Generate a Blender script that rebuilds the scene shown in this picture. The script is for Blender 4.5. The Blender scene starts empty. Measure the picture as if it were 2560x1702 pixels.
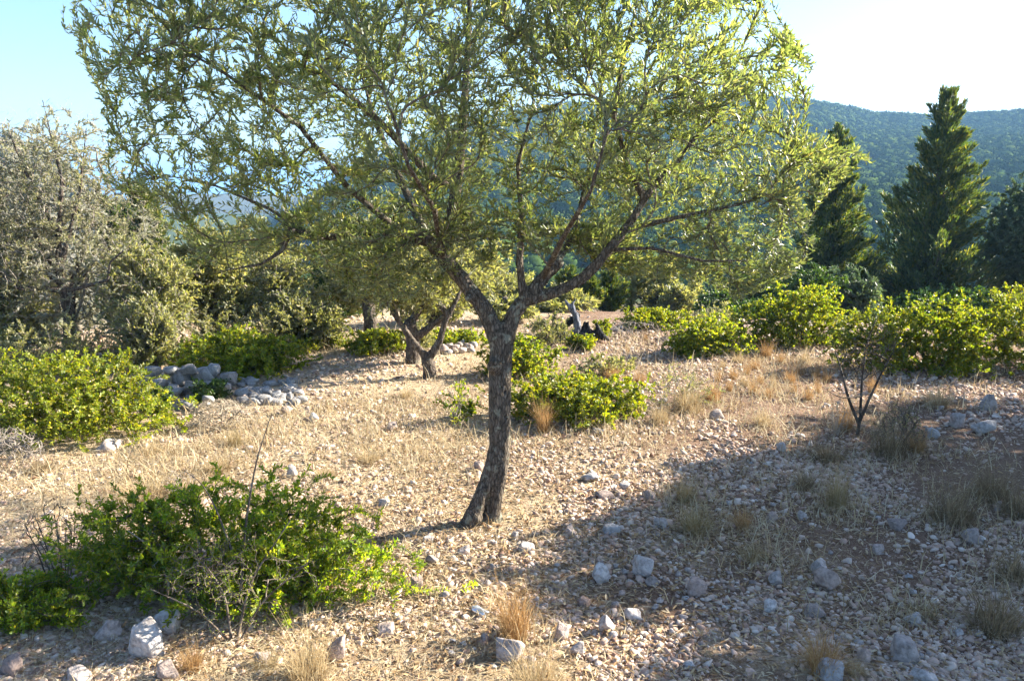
import bpy, bmesh, math
import numpy as np
from mathutils import Vector

S = bpy.context.scene
C = S.collection
R = math.radians

# ------------------------------------------------------------------ camera
PITCH, FPX, ZC = R(11.4), 781.0, 1.9
cam_data = bpy.data.cameras.new('camera')
cam_data.sensor_width = 23.6
cam_data.lens = 23.6 * FPX / 1024
cam_data.clip_start = 0.05
cam_data.clip_end = 30000
cam = bpy.data.objects.new('camera', cam_data)
cam.location = (0, 0, ZC)
cam.rotation_euler = (R(90) - PITCH, 0, 0)
C.objects.link(cam)
S.camera = cam

# ------------------------------------------------------------------ sky, sun, exposure
SUN_EL, SUN_AZ = R(28), R(70)            # azimuth clockwise from +Y (view direction)
world = bpy.data.worlds.new('World')
S.world = world
world.use_nodes = True
wn = world.node_tree
sky = wn.nodes.new('ShaderNodeTexSky')
sky.sky_type = 'NISHITA'
sky.sun_disc = False
sky.sun_elevation = SUN_EL
sky.sun_rotation = SUN_AZ
sky.air_density = 1.0
sky.dust_density = 0.95
sky.ozone_density = 4.0
wn.links.new(sky.outputs['Color'], wn.nodes['Background'].inputs['Color'])
wn.nodes['Background'].inputs['Strength'].default_value = 0.068
sun_data = bpy.data.lights.new('sun', 'SUN')
sun_data.energy = 5.0
sun_data.angle = R(0.53)
sun_data.color = (1.0, 0.91, 0.75)
sun = bpy.data.objects.new('sun', sun_data)
SUN = Vector((math.sin(SUN_AZ) * math.cos(SUN_EL), math.cos(SUN_AZ) * math.cos(SUN_EL), math.sin(SUN_EL)))
sun.rotation_euler = SUN.to_track_quat('Z', 'Y').to_euler()
sun.location = SUN * 60
C.objects.link(sun)
S.view_settings.view_transform = 'Standard'
S.view_settings.look = 'None'
S.view_settings.exposure = 2.25
S.view_settings.gamma = 1
S.view_settings.use_curve_mapping = False
S.cycles.max_bounces = 9
S.cycles.diffuse_bounces = 8
S.cycles.glossy_bounces = 2
S.cycles.transmission_bounces = 3
S.cycles.volume_bounces = 0
S.cycles.use_denoising = True
S.cycles.use_adaptive_sampling = True
S.cycles.adaptive_threshold = 0.02
S.cycles.sample_clamp_indirect = 6

HAZE = .00055
SHADERS = [(6.65, 5.9, 2.5, 1.25, 'olive tree beyond the right edge whose crown shades the middle of the gravel'), (8.6, 7.1, 2.5, 1.5, 'olive tree beyond the right edge standing farthest back'),
           (8.9, 5.8, 3.2, 1.6, 'tallest olive tree beyond the right edge'), (6.1, 4.0, 2.1, 1.45, 'olive tree beyond the right edge nearest to the viewer')]

# ------------------------------------------------------------------ numpy helpers
def hash3(i, j, k):
    n = (i * 374761393 + j * 668265263 + k * 2147483647 % 1274126177) & 0xffffffff
    n = ((n ^ (n >> 13)) * 1274126177) & 0xffffffff
    n = ((n ^ (n >> 16)) * 2246822519) & 0xffffffff
    return (n ^ (n >> 15)) / 4294967295.0

def noise3(p):
    p = np.asarray(p, float)
    i = np.floor(p).astype(np.int64); f = p - i
    f = f * f * (3 - 2 * f)
    r = 0
    for a in (0, 1):
        wa = f[..., 0] if a else 1 - f[..., 0]
        for b in (0, 1):
            wb = f[..., 1] if b else 1 - f[..., 1]
            for c in (0, 1):
                wc = f[..., 2] if c else 1 - f[..., 2]
                r = r + wa * wb * wc * hash3(i[..., 0] + a + 100000, i[..., 1] + b + 100000, (i[..., 2] + c + 100000) * 7919)
    return r * 2 - 1

def fbm(p, o=4):
    p = np.asarray(p, float); r = 0; a = 1.0; s = 0
    for k in range(o):
        r = r + a * noise3(p * 2 ** k + k * 17.3); s += a; a *= .5
    return r / s

def n2(x, y, sc, o=3, seed=0.0):
    x, y = np.broadcast_arrays(np.asarray(x, float), np.asarray(y, float))
    return fbm(np.stack([x / sc, y / sc, np.full(x.shape, seed)], -1), o)

def sstep(a, b, x):
    t = np.clip((np.asarray(x, float) - a) / (b - a), 0, 1)
    return t * t * (3 - 2 * t)

def unit(v):
    v = np.asarray(v, float)
    return v / np.maximum(np.linalg.norm(v, axis=-1, keepdims=True), 1e-9)

def height(x, y):
    """ground level: a nearly level stony terrace that falls away beyond it"""
    x = np.asarray(x, float); y = np.asarray(y, float)
    r = np.hypot(x, y)
    h = .035 * n2(x, y, 1.7, 2, 3.1) * sstep(1.0, 2.0, r) + .012 * n2(x, y, .35, 2, 9.7) * (r < 30)
    d = np.maximum(r - 9.5, 0)
    h = h - .13 * d * sstep(0, 7, d) * (1 - sstep(40, 160, r)) - 14 * sstep(40, 160, r)
    h = h + 1.2 * n2(x, y, 24, 3, 5.5) * sstep(25, 70, r)
    h = h - 34 * sstep(300, 1400, r)
    return h

def ray(u, v):
    cx, cy = (u - 512) / FPX, (340 - v) / FPX
    return np.array([cx, math.cos(PITCH) + cy * math.sin(PITCH), -math.sin(PITCH) + cy * math.cos(PITCH)])

def P(u, v, z=None):
    """where a sight line meets the ground (or level z)"""
    d = ray(u, v); zz = 0.0 if z is None else z
    for _ in range(6):
        t = (zz - ZC) / d[2]
        p = np.array([0, 0, ZC]) + d * t
        if z is None: zz = float(height(p[0], p[1]))
    return p

def PD(u, v, y):
    """where a sight line reaches the distance y"""
    d = ray(u, v)
    return np.array([0, 0, ZC]) + d * (y / d[1])

def mesh(name, V, F, mat, parent=None, smooth=False, loc=None):
    """V (n,3); F list of (m,k) index arrays -> one mesh object"""
    V = np.asarray(V, np.float32)
    me = bpy.data.meshes.new(name)
    if not isinstance(F, (list, tuple)): F = [F]
    F = [np.asarray(f, np.int32) for f in F if len(f)]
    lv = np.concatenate([f.ravel() for f in F])
    tot = np.concatenate([np.full(len(f), f.shape[1], np.int32) for f in F])
    st = np.concatenate([[0], np.cumsum(tot)[:-1]]).astype(np.int32)
    me.vertices.add(len(V)); me.vertices.foreach_set('co', V.ravel())
    me.loops.add(len(lv)); me.loops.foreach_set('vertex_index', lv)
    me.polygons.add(len(tot)); me.polygons.foreach_set('loop_start', st); me.polygons.foreach_set('loop_total', tot)
    me.update(calc_edges=True)
    if smooth: me.polygons.foreach_set('use_smooth', np.ones(len(tot), bool))
    me.materials.append(mat)
    o = bpy.data.objects.new(name, me)
    C.objects.link(o)
    if parent is not None: o.parent = parent
    if loc is not None: o.location = loc
    return o

def tag(o, label=None, cat=None, group=None, kind=None):
    if label: o['label'] = label
    if cat: o['category'] = cat
    if group: o['group'] = group
    if kind: o['kind'] = kind
    return o

def empty(name, loc, label, cat, group=None):
    o = bpy.data.objects.new(name, None)
    o.empty_display_size = .1
    o.location = loc
    C.objects.link(o)
    return tag(o, label, cat, group)

def copy_tree(o, parent=None):
    c = o.copy(); C.objects.link(c)
    if parent is not None: c.parent = parent
    for ch in list(o.children): copy_tree(ch, c)
    return c

# ------------------------------------------------------------------ materials
def nodes(name):
    m = bpy.data.materials.new(name); m.use_nodes = True
    t = m.node_tree; t.nodes.clear()
    out = t.nodes.new('ShaderNodeOutputMaterial')
    def N(kind, **kw):
        n = t.nodes.new(kind)
        for k, v in kw.items():
            if k.startswith('i_'):
                n.inputs[k[2:].replace('_', ' ')].default_value = v
            else: setattr(n, k, v)
        return n
    return m, t, out, N

def ramp(N, cols, pos=None, interp='LINEAR'):
    r = N('ShaderNodeValToRGB'); cr = r.color_ramp; cr.interpolation = interp
    n = len(cols)
    for i, c in enumerate(cols):
        p = pos[i] if pos else i / max(1, n - 1)
        e = cr.elements[i] if i < 2 else cr.elements.new(p)
        e.position = p; e.color = (*c, 1)
    return r

def mixc(N, t, fac, a, b, mode='MIX'):
    m = N('ShaderNodeMix', data_type='RGBA', blend_type=mode)
    for s, v in ((m.inputs['Factor'], fac), (m.inputs['A'], a), (m.inputs['B'], b)):
        if hasattr(v, 'default_value') or hasattr(v, 'links'): t.links.new(v, s)
        else: s.default_value = v if not isinstance(v, tuple) else (*v, 1)
    return m.outputs['Result']

def leaf_material(name, cols, pos=None, back=None, trans=.42, tcol=(1.5, 1.45, .45), rough=.38, clump=.9):
    m, t, out, N = nodes(name); L = t.links.new
    g = N('ShaderNodeNewGeometry')
    r = ramp(N, cols, pos); L(g.outputs['Random Per Island'], r.inputs[0])
    col = r.outputs[0]
    tc = N('ShaderNodeTexCoord'); no = N('ShaderNodeTexNoise', i_Scale=clump, i_Detail=2.0)
    L(tc.outputs['Object'], no.inputs['Vector'])
    hs = N('ShaderNodeHueSaturation', i_Saturation=1.0)
    mr = N('ShaderNodeMapRange'); L(no.outputs['Fac'], mr.inputs[0])
    for k, v in ((1, .3), (2, .7), (3, .7), (4, 1.3)): mr.inputs[k].default_value = v
    L(mr.outputs[0], hs.inputs['Value']); L(col, hs.inputs['Color'])
    col = hs.outputs[0]
    top = mixc(N, t, g.outputs['Backfacing'], col, back) if back else col
    p = N('ShaderNodeBsdfPrincipled', i_Roughness=rough)
    L(top, p.inputs['Base Color'])
    tr = N('ShaderNodeBsdfTranslucent')
    L(mixc(N, t, 1.0, col, tcol, 'MULTIPLY'), tr.inputs['Color'])
    mx = N('ShaderNodeMixShader', i_Fac=trans)
    L(p.outputs[0], mx.inputs[1]); L(tr.outputs[0], mx.inputs[2]); L(mx.outputs[0], out.inputs[0])
    return m

def island_material(name, cols, pos=None, rough=.85, trans=0.0, noise_scale=0.0, noise_amt=.3, bump=0.0):
    m, t, out, N = nodes(name); L = t.links.new
    g = N('ShaderNodeNewGeometry')
    r = ramp(N, cols, pos); L(g.outputs['Random Per Island'], r.inputs[0]); col = r.outputs[0]
    p = N('ShaderNodeBsdfPrincipled', i_Roughness=rough)
    p.inputs['Specular IOR Level'].default_value = .25 if rough < 1 else 0.0
    if noise_scale:
        tc = N('ShaderNodeTexCoord'); no = N('ShaderNodeTexNoise', i_Scale=noise_scale, i_Detail=5.0, i_Roughness=.65)
        L(tc.outputs['Object'], no.inputs['Vector'])
        mr = N('ShaderNodeMapRange'); L(no.outputs['Fac'], mr.inputs[0])
        for k, v in ((1, .3), (2, .7), (3, 1 - noise_amt), (4, 1 + noise_amt)): mr.inputs[k].default_value = v
        hs = N('ShaderNodeHueSaturation'); L(mr.outputs[0], hs.inputs['Value']); L(col, hs.inputs['Color']); col = hs.outputs[0]
        if bump:
            b = N('ShaderNodeBump', i_Strength=.6, i_Distance=bump); L(no.outputs['Fac'], b.inputs['Height']); L(b.outputs[0], p.inputs['Normal'])
    L(col, p.inputs['Base Color'])
    if trans:
        tr = N('ShaderNodeBsdfTranslucent'); L(col, tr.inputs['Color'])
        mx = N('ShaderNodeMixShader', i_Fac=trans)
        L(p.outputs[0], mx.inputs[1]); L(tr.outputs[0], mx.inputs[2]); L(mx.outputs[0], out.inputs[0])
    else: L(p.outputs[0], out.inputs[0])
    return m

def bark_material(name, dark, mid, pale, lichen=.0, scale=1.0):
    m, t, out, N = nodes(name); L = t.links.new
    tc = N('ShaderNodeTexCoord')
    mp = N('ShaderNodeMapping'); mp.inputs['Scale'].default_value = (1, 1, .3)
    L(tc.outputs['Object'], mp.inputs[0])
    n1 = N('ShaderNodeTexNoise', i_Scale=60 * scale, i_Detail=6.0, i_Roughness=.7); L(mp.outputs[0], n1.inputs['Vector'])
    v1 = N('ShaderNodeTexVoronoi', feature='DISTANCE_TO_EDGE', i_Scale=70 * scale); L(mp.outputs[0], v1.inputs['Vector'])
    r = ramp(N, [dark, mid, pale], [.3, .52, .75]); L(n1.outputs['Fac'], r.inputs[0])
    crack = ramp(N, [(.25, .25, .25), (1, 1, 1)], [0, .18]); L(v1.outputs['Distance'], crack.inputs[0])
    col = mixc(N, t, .8, r.outputs[0], crack.outputs[0], 'MULTIPLY')
    if lichen:
        n2_ = N('ShaderNodeTexNoise', i_Scale=17.0, i_Detail=5.0, i_Roughness=.6); L(tc.outputs['Object'], n2_.inputs['Vector'])
        lr = ramp(N, [(0, 0, 0), (1, 1, 1)], [.575, .63]); L(n2_.outputs['Fac'], lr.inputs[0])
        ml = N('ShaderNodeMath', operation='MULTIPLY'); L(lr.outputs[0], ml.inputs[0]); ml.inputs[1].default_value = lichen
        col = mixc(N, t, ml.outputs[0], col, (.30, .31, .24))
    p = N('ShaderNodeBsdfPrincipled', i_Roughness=.9)
    p.inputs['Specular IOR Level'].default_value = .15
    L(col, p.inputs['Base Color'])
    ad = N('ShaderNodeMath', operation='ADD'); L(n1.outputs['Fac'], ad.inputs[0]); L(crack.outputs[0], ad.inputs[1])
    b = N('ShaderNodeBump', i_Strength=.9, i_Distance=.006); L(ad.outputs[0], b.inputs['Height']); L(b.outputs[0], p.inputs['Normal'])
    L(p.outputs[0], out.inputs[0])
    return m

M = {}
M['olive_leaf'] = leaf_material('olive_leaf', [(.080, .105, .046), (.138, .168, .066), (.20, .22, .094), (.28, .275, .13), (.41, .33, .14)],
                                [0, .3, .65, .93, 1], back=(.26, .29, .19), trans=.56, tcol=(1.48, 1.58, .66), rough=.36)
M['grey_olive_leaf'] = leaf_material('grey_olive_leaf', [(0.140, 0.162, 0.065), (0.218, 0.235, 0.095), (0.302, 0.302, 0.140), (0.403, 0.358, 0.202)],
                                     [0, .35, .75, 1], back=(.3, .31, .22), trans=.5, tcol=(1.5, 1.45, .65), rough=.5)
M['mastic_leaf'] = leaf_material('mastic_leaf', [(0.077, 0.135, 0.020), (0.144, 0.194, 0.027), (0.219, 0.250, 0.037), (0.325, 0.281, 0.050)],
                                 [0, .4, .8, 1], trans=.58, tcol=(2.0, 1.85, .4), rough=.42, clump=1.6)
M['lime_leaf'] = leaf_material('lime_leaf', [(0.109, 0.160, 0.020), (0.179, 0.228, 0.028), (0.256, 0.275, 0.036), (0.371, 0.307, 0.058)],
                               [0, .4, .8, 1], trans=.45, tcol=(1.8, 1.7, .35), rough=.45, clump=1.6)
M['yellow_leaf'] = leaf_material('yellow_leaf', [(.12, .14, .025), (.2, .19, .03), (.3, .22, .04), (.33, .2, .04)], trans=.45, tcol=(1.6, 1.4, .4), rough=.5)
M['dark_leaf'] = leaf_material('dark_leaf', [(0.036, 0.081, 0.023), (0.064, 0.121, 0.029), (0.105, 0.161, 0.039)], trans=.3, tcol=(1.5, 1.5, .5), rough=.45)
M['blue_leaf'] = leaf_material('blue_leaf', [(0.060, 0.096, 0.054), (0.096, 0.138, 0.078), (0.144, 0.180, 0.102)], trans=.3, tcol=(1.2, 1.3, .7), rough=.5)
M['cypress_leaf'] = leaf_material('cypress_leaf', [(0.037, 0.073, 0.030), (0.075, 0.119, 0.037), (0.150, 0.181, 0.050), (0.275, 0.263, 0.075)], [0, .45, .85, 1], trans=.28, tcol=(1.8, 1.7, .5), rough=.55)
M['bark'] = bark_material('bark', (.05, .04, .031), (.145, .118, .092), (.29, .25, .205), lichen=.55)
M['bark_far'] = bark_material('bark_far', (.05, .04, .033), (.125, .10, .082), (.23, .195, .165), lichen=.3, scale=.6)
M['twig'] = island_material('twig', [(.07, .055, .042), (.12, .095, .075), (.19, .16, .13)], rough=.9)
M['grey_twig'] = island_material('grey_twig', [(.16, .135, .115), (.25, .215, .19), (.35, .31, .275)], rough=.9)
M['silver_leaf'] = leaf_material('silver_leaf', [(0.161, 0.178, 0.090), (0.241, 0.253, 0.132), (0.322, 0.322, 0.190), (0.414, 0.380, 0.270)], back=(.3, .3, .25), trans=.45, tcol=(1.25, 1.2, .85), rough=.6)
M['fresh_leaf'] = leaf_material('fresh_leaf', [(0.088, 0.165, 0.022), (0.165, 0.237, 0.031), (0.242, 0.292, 0.040), (0.352, 0.319, 0.055)], [0, .4, .8, 1], trans=.6, tcol=(1.9, 1.8, .4), rough=.42, clump=1.6)
M['red_leaf'] = leaf_material('red_leaf', [(.35, .03, .015), (.5, .07, .02), (.3, .05, .02)], trans=.45, tcol=(1.3, .6, .4))
M['dark_twig'] = island_material('dark_twig', [(.035, .027, .022), (.07, .055, .045), (.12, .10, .08)], rough=.9)
M['brown_tuft'] = island_material('brown_tuft', [(.13, .09, .05), (.24, .175, .095), (.36, .28, .17)], trans=.3)
M['pale_twig'] = island_material('pale_twig', [(.3, .25, .19), (.42, .36, .28)], rough=.9)
M['char'] = bark_material('char', (.014, .014, .016), (.035, .034, .037), (.10, .10, .105), scale=.4)
M['dead_wood'] = bark_material('dead_wood', (.10, .10, .12), (.19, .2, .24), (.33, .34, .38), scale=.4)
M['stone'] = island_material('stone', [(.30, .22, .18), (.40, .34, .295), (.54, .49, .44), (.47, .37, .31), (.64, .60, .55)], [0, .25, .5, .75, 1], noise_scale=38.0, noise_amt=.22)
def rock_material(name='rock', dim=1.0, cols=None):
    m, t, out, N = nodes(name); L = t.links.new
    oi = N('ShaderNodeObjectInfo'); tc = N('ShaderNodeTexCoord')
    r = ramp(N, cols or [(.27, .20, .17), (.36, .31, .28), (.47, .43, .40), (.40, .30, .25), (.52, .49, .46), (.33, .32, .32)], [0, .2, .45, .6, .8, 1]); L(oi.outputs['Random'], r.inputs[0])
    n = N('ShaderNodeTexNoise', i_Scale=16.0, i_Detail=7.0, i_Roughness=.68); L(tc.outputs['Object'], n.inputs['Vector'])
    n3 = N('ShaderNodeTexNoise', i_Scale=70.0, i_Detail=4.0, i_Roughness=.7); L(tc.outputs['Object'], n3.inputs['Vector'])
    s1 = ramp(N, [(.34, .28, .24), (.9, .88, .86), (1.25, 1.22, 1.18)], [.3, .5, .72]); L(n.outputs['Fac'], s1.inputs[0])
    col = mixc(N, t, .85, r.outputs[0], s1.outputs[0], 'MULTIPLY')
    s2 = ramp(N, [(.55, .55, .55), (1.1, 1.1, 1.1)], [.35, .55]); L(n3.outputs['Fac'], s2.inputs[0])
    col = mixc(N, t, .5, col, s2.outputs[0], 'MULTIPLY')
    col = mixc(N, t, 1.0, col, (dim, dim * 1.02, dim * 1.06), 'MULTIPLY')
    p = N('ShaderNodeBsdfPrincipled', i_Roughness=.9); p.inputs['Specular IOR Level'].default_value = .2
    L(col, p.inputs['Base Color'])
    a = N('ShaderNodeMath', operation='ADD'); L(n.outputs['Fac'], a.inputs[0]); L(n3.outputs['Fac'], a.inputs[1])
    b = N('ShaderNodeBump', i_Strength=.8, i_Distance=.008); L(a.outputs[0], b.inputs['Height']); L(b.outputs[0], p.inputs['Normal'])
    L(p.outputs[0], out.inputs[0]); return m
M['stone'] = rock_material()
M['shaded_grey_stone'] = rock_material('shaded_grey_rock', .8, [(.30, .29, .28), (.42, .41, .40), (.36, .34, .33), (.48, .47, .45), (.40, .39, .38), (.33, .32, .32)])  # grey heap rock; the mastic's shade is put into its darker, bluer colour
M['gravel'] = island_material('gravel', [(.23, .14, .10), (.42, .30, .235), (.55, .45, .37), (.42, .275, .205), (.67, .595, .53)], [0, .2, .5, .75, 1])
M['straw'] = island_material('straw', [(.22, .145, .075), (.40, .30, .17), (.52, .43, .27), (.63, .56, .41)], [0, .3, .7, 1], trans=.3)
M['tuft'] = island_material('tuft', [(.27, .145, .055), (.44, .27, .115), (.56, .39, .19)], trans=.35)
M['pale_tuft'] = island_material('pale_tuft', [(.30, .20, .10), (.46, .35, .19), (.60, .50, .32)], trans=.35)
M['green_tuft'] = island_material('green_tuft', [(.20, .145, .065), (.34, .26, .125), (.44, .36, .20)], trans=.35)
M['litter'] = island_material('litter', [(.11, .06, .032), (.28, .17, .08), (.45, .32, .17), (.60, .50, .34)], [0, .3, .7, 1], trans=.15)
# ------------------------------------------------------------------ growing plants
class Skeleton:
    """nodes joined to parents; thin shoots are grown one by one towards target points"""
    def __init__(self, cap=60000):
        self.pos = np.zeros((cap, 3)); self.dir = np.zeros((cap, 3)); self.par = np.full(cap, -1, np.int64)
        self.rad = np.zeros(cap); self.chain = np.zeros(cap, np.int64); self.ok = np.zeros(cap, bool); self.limb = np.zeros(cap, bool)
        self.n = 0; self.nch = 0; self.twigs = []
    def add_chain(self, pts, parent, rad=None, ok=True, limb=False):
        m = len(pts); a = self.n; self.n += m
        s = slice(a, a + m)
        self.pos[s] = pts
        prev = np.vstack([self.pos[parent] if parent >= 0 else pts[0] - (pts[min(1, m - 1)] - pts[0]), pts[:-1]])
        self.dir[s] = unit(pts - prev)
        self.par[s] = np.concatenate([[parent], np.arange(a, a + m - 1)])
        if rad is not None: self.rad[s] = rad
        self.chain[s] = self.nch; self.nch += 1
        self.ok[s] = ok; self.limb[s] = limb
        return np.arange(a, a + m)
    def limbs(self, polys, seg=.06, okfrom=0.0):
        for q, (pts, rads, free) in enumerate(polys):
            pts = np.asarray(pts, float); rads = np.asarray(rads, float)
            t = np.concatenate([[0], np.cumsum(np.linalg.norm(np.diff(pts, axis=0), axis=1))])
            s = np.linspace(0, t[-1], max(2, int(t[-1] / seg) + 1))
            p = np.stack([np.interp(s, t, pts[:, k]) for k in range(3)], -1)
            if len(p) > 4:
                for _ in range(3): p[1:-1] = .5 * p[1:-1] + .25 * (p[:-2] + p[2:])
            r = np.interp(s, t, rads)
            par = -1
            if self.n: par = int(np.argmin(np.linalg.norm(self.pos[:self.n] - p[0], axis=1)))
            ids = self.add_chain(p, par, r, limb=True)
            self.ok[ids] = (s / t[-1]) >= free
    def grow(self, targets, rng, seg=.07, bend=.45, wob=.1, droop=0.0, align=.45, leafy=True, order=None, dmin=.03):
        base = self.pos[:self.n][self.ok[:self.n]].mean(0)
        targets = np.asarray(targets)
        if order is None:
            d0 = np.array([np.min(np.linalg.norm(self.pos[:self.n][self.limb[:self.n]] - t, axis=1)) for t in targets])
            order = np.argsort(d0 + rng.uniform(0, .25 * d0.max() + 1e-6, len(d0)))
        for i in order:
            t = targets[i]; n = self.n
            v = t - self.pos[:n]; d = np.linalg.norm(v, axis=1)
            c = d * (1 + align - align * (v * self.dir[:n]).sum(1) / np.maximum(d, 1e-6))
            c = np.where(self.ok[:n] & (d > dmin), c, 1e9)
            j = int(np.argmin(c)); dj = d[j]
            if self.n + int(dj / seg) + 8 > len(self.pos): break
            m = max(3, int(dj / seg))
            c1 = self.pos[j] + self.dir[j] * dj * bend * (0.4 if self.limb[j] else 1)
            u = np.linspace(0, 1, m + 1)[1:, None]
            p = (1 - u) ** 2 * self.pos[j] + 2 * u * (1 - u) * c1 + u * u * t
            w = rng.normal(0, 1, 3) * wob * dj
            p = p + np.sin(u * math.pi) * w * .4 + np.sin(u * 2 * math.pi) * rng.normal(0, 1, 3) * wob * dj * .25
            p[:, 2] -= droop * dj * u[:, 0] ** 2
            ids = self.add_chain(p, j)
            if leafy: self.twigs.append(np.concatenate([[j], ids]))
    def radii(self, tip=.0012, pw=2.3, rmax=1.0):
        n = self.n; acc = np.zeros(n)
        r = np.zeros(n)
        for i in range(n - 1, -1, -1):
            a = max(acc[i], tip ** pw)
            r[i] = min(a ** (1 / pw), rmax)
            if self.par[i] >= 0: acc[self.par[i]] += a
        lim = self.limb[:n]
        self.rad[:n] = np.where(lim, np.maximum(self.rad[:n], 0), r)
    def tubes(self, k=5, limbs=False, rcap=None):
        n = self.n
        i = np.nonzero((self.par[:n] >= 0) & (limbs | ~self.limb[:n]))[0]
        p = self.par[i]; same = self.chain[i] == self.chain[p]
        a, b = self.pos[p], self.pos[i]
        ra = np.where(same, self.rad[p], np.minimum(self.rad[i] * 1.1, self.rad[p])); rb = self.rad[i]
        da = np.where(same[:, None], self.dir[p], unit(b - a)); db = self.dir[i]
        return tube_arrays(a, b, ra, rb, da, db, k)

def tube_arrays(a, b, ra, rb, da, db, k):
    ref = unit(np.array([.31, .52, .79]))
    ang = np.arange(k) * 2 * math.pi / k
    def ring(c, d, r):
        s = unit(np.cross(d, ref)); t = np.cross(d, s)
        return c[:, None] + r[:, None, None] * (np.cos(ang)[None, :, None] * s[:, None] + np.sin(ang)[None, :, None] * t[:, None])
    V = np.concatenate([ring(a, da, ra), ring(b, db, rb)], 1).reshape(-1, 3)
    q = np.arange(k); q2 = (q + 1) % k
    f = np.stack([q, q2, q2 + k, q + k], -1)
    F = (np.arange(len(a)) * 2 * k)[:, None, None] + f[None]
    return V, F.reshape(-1, 4)

def unit_ico(n):
    bm = bmesh.new(); bmesh.ops.create_icosphere(bm, subdivisions=n, radius=1)
    v = np.array([x.co[:] for x in bm.verts]); f = np.array([[x.index for x in q.verts] for q in bm.faces]); bm.free()
    return v, f
ICO = {k: unit_ico(k) for k in (1, 2, 3, 4)}

def blend_body(name, polys, voxel, mat, parent, rough=.06, zstretch=.35, extra=()):
    """thick limbs: rods and balls fused into one skin, then roughened like bark"""
    Vs, Fs = [], [[], []]; off = 0
    iv, fc = ICO[2]
    for pts, rads in polys:
        pts = np.asarray(pts, float); rads = np.asarray(rads, float)
        t = np.concatenate([[0], np.cumsum(np.linalg.norm(np.diff(pts, axis=0), axis=1))])
        s = np.linspace(0, t[-1], max(3, int(t[-1] / (rads.mean() * .35))))
        p = np.stack([np.interp(s, t, pts[:, k]) for k in range(3)], -1); r = np.interp(s, t, rads)
        for _ in range(4): p[1:-1] = .5 * p[1:-1] + .25 * (p[:-2] + p[2:]); r[1:-1] = .5 * r[1:-1] + .25 * (r[:-2] + r[2:])
        V = (p[:, None] + r[:, None, None] * iv[None]).reshape(-1, 3)
        F = ((np.arange(len(p)) * len(iv))[:, None, None] + fc[None]).reshape(-1, 3)
        Vs.append(V); Fs[0].append(F + off); off += len(V)
    o = mesh(name, np.vstack(Vs), [np.vstack(Fs[0])], mat)
    md = o.modifiers.new('fuse', 'REMESH'); md.mode = 'VOXEL'; md.voxel_size = voxel; md.use_smooth_shade = True
    sm = o.modifiers.new('soften', 'SMOOTH'); sm.iterations = 4; sm.factor = .5
    dg = bpy.context.evaluated_depsgraph_get()
    me = bpy.data.meshes.new_from_object(o.evaluated_get(dg))
    old = o.data; o.modifiers.clear(); o.data = me; bpy.data.meshes.remove(old)
    n = len(me.vertices); co = np.zeros(n * 3, np.float32); no = np.zeros(n * 3, np.float32)
    me.vertices.foreach_get('co', co); me.vertices.foreach_get('normal', no)
    co = co.reshape(-1, 3).astype(float); no = no.reshape(-1, 3)
    q = co * np.array([1, 1, zstretch])
    d = .5 * fbm(q * 14, 3) + .35 * (np.abs(fbm(q * 40 + 5, 2)) * 2 - .6) + .15 * fbm(q * 110, 2)
    co = co + no * (d * rough * .12)[:, None]
    for fn in extra: co = fn(co, no)
    me.vertices.foreach_set('co', co.astype(np.float32).ravel()); me.update()
    me.polygons.foreach_set('use_smooth', np.ones(len(me.polygons), bool))
    if not me.materials: me.materials.append(mat)
    if parent is not None: o.parent = parent
    return o

# ------------------------------------------------------------------ leaves
def leaf_arrays(p, ax, nr, L, W, kind='lance', fold=.2):
    ax = unit(ax); sd = unit(np.cross(ax, nr)); nr = np.cross(sd, ax)
    if kind == 'lance':
        T = np.array([(0, 0, 0), (.5, .32, fold), (.42, .68, fold * .7), (0, 1, -.15), (-.42, .68, fold * .7), (-.5, .32, fold)])
        f = np.array([(0, 1, 2, 3), (0, 3, 4, 5)])
    elif kind == 'oval':
        T = np.array([(0, 0, 0), (.5, .38, fold), (.46, .72, fold), (0, 1, 0), (-.46, .72, fold), (-.5, .38, fold)])
        f = np.array([(0, 1, 2, 3), (0, 3, 4, 5)])
    else:
        T = np.array([(0, 0, 0), (.5, .5, fold), (0, 1, 0), (-.5, .5, fold)])
        f = np.array([(0, 1, 2, 3)])
    L = np.broadcast_to(L, len(p)); W = np.broadcast_to(W, len(p))
    V = (p[:, None] + (T[None, :, 0] * W[:, None])[..., None] * sd[:, None] + (T[None, :, 1] * L[:, None])[..., None] * ax[:, None]
         + (T[None, :, 2] * W[:, None])[..., None] * nr[:, None])
    F = (np.arange(len(p)) * len(T))[:, None, None] + f[None]
    return V.reshape(-1, 3), F.reshape(-1, f.shape[1])

def along_twigs(G, rng, span, step, skip=0.0, jitter=.5):
    """points and tangents along the outer part of every shoot"""
    Ps, Ts, Ks = [], [], []
    for ids in G.twigs:
        if skip and rng.random() < skip: continue
        q = G.pos[ids]; sl = np.linalg.norm(np.diff(q, axis=0), axis=1)
        t = np.concatenate([[0], np.cumsum(sl)])
        sp = min(t[-1], span * rng.uniform(.7, 1.25))
        s = np.arange(t[-1], t[-1] - sp, -step)
        s = s - rng.uniform(0, jitter * step, len(s)); s = np.clip(s, 0, t[-1])
        k = np.clip(np.searchsorted(t, s) - 1, 0, len(sl) - 1)
        f = ((s - t[k]) / np.maximum(sl[k], 1e-6))[:, None]
        Ps.append(q[k] * (1 - f) + q[k + 1] * f); Ts.append(unit(q[k + 1] - q[k])); Ks.append(np.arange(len(s)))
    return np.vstack(Ps), np.vstack(Ts), np.concatenate(Ks)

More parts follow.
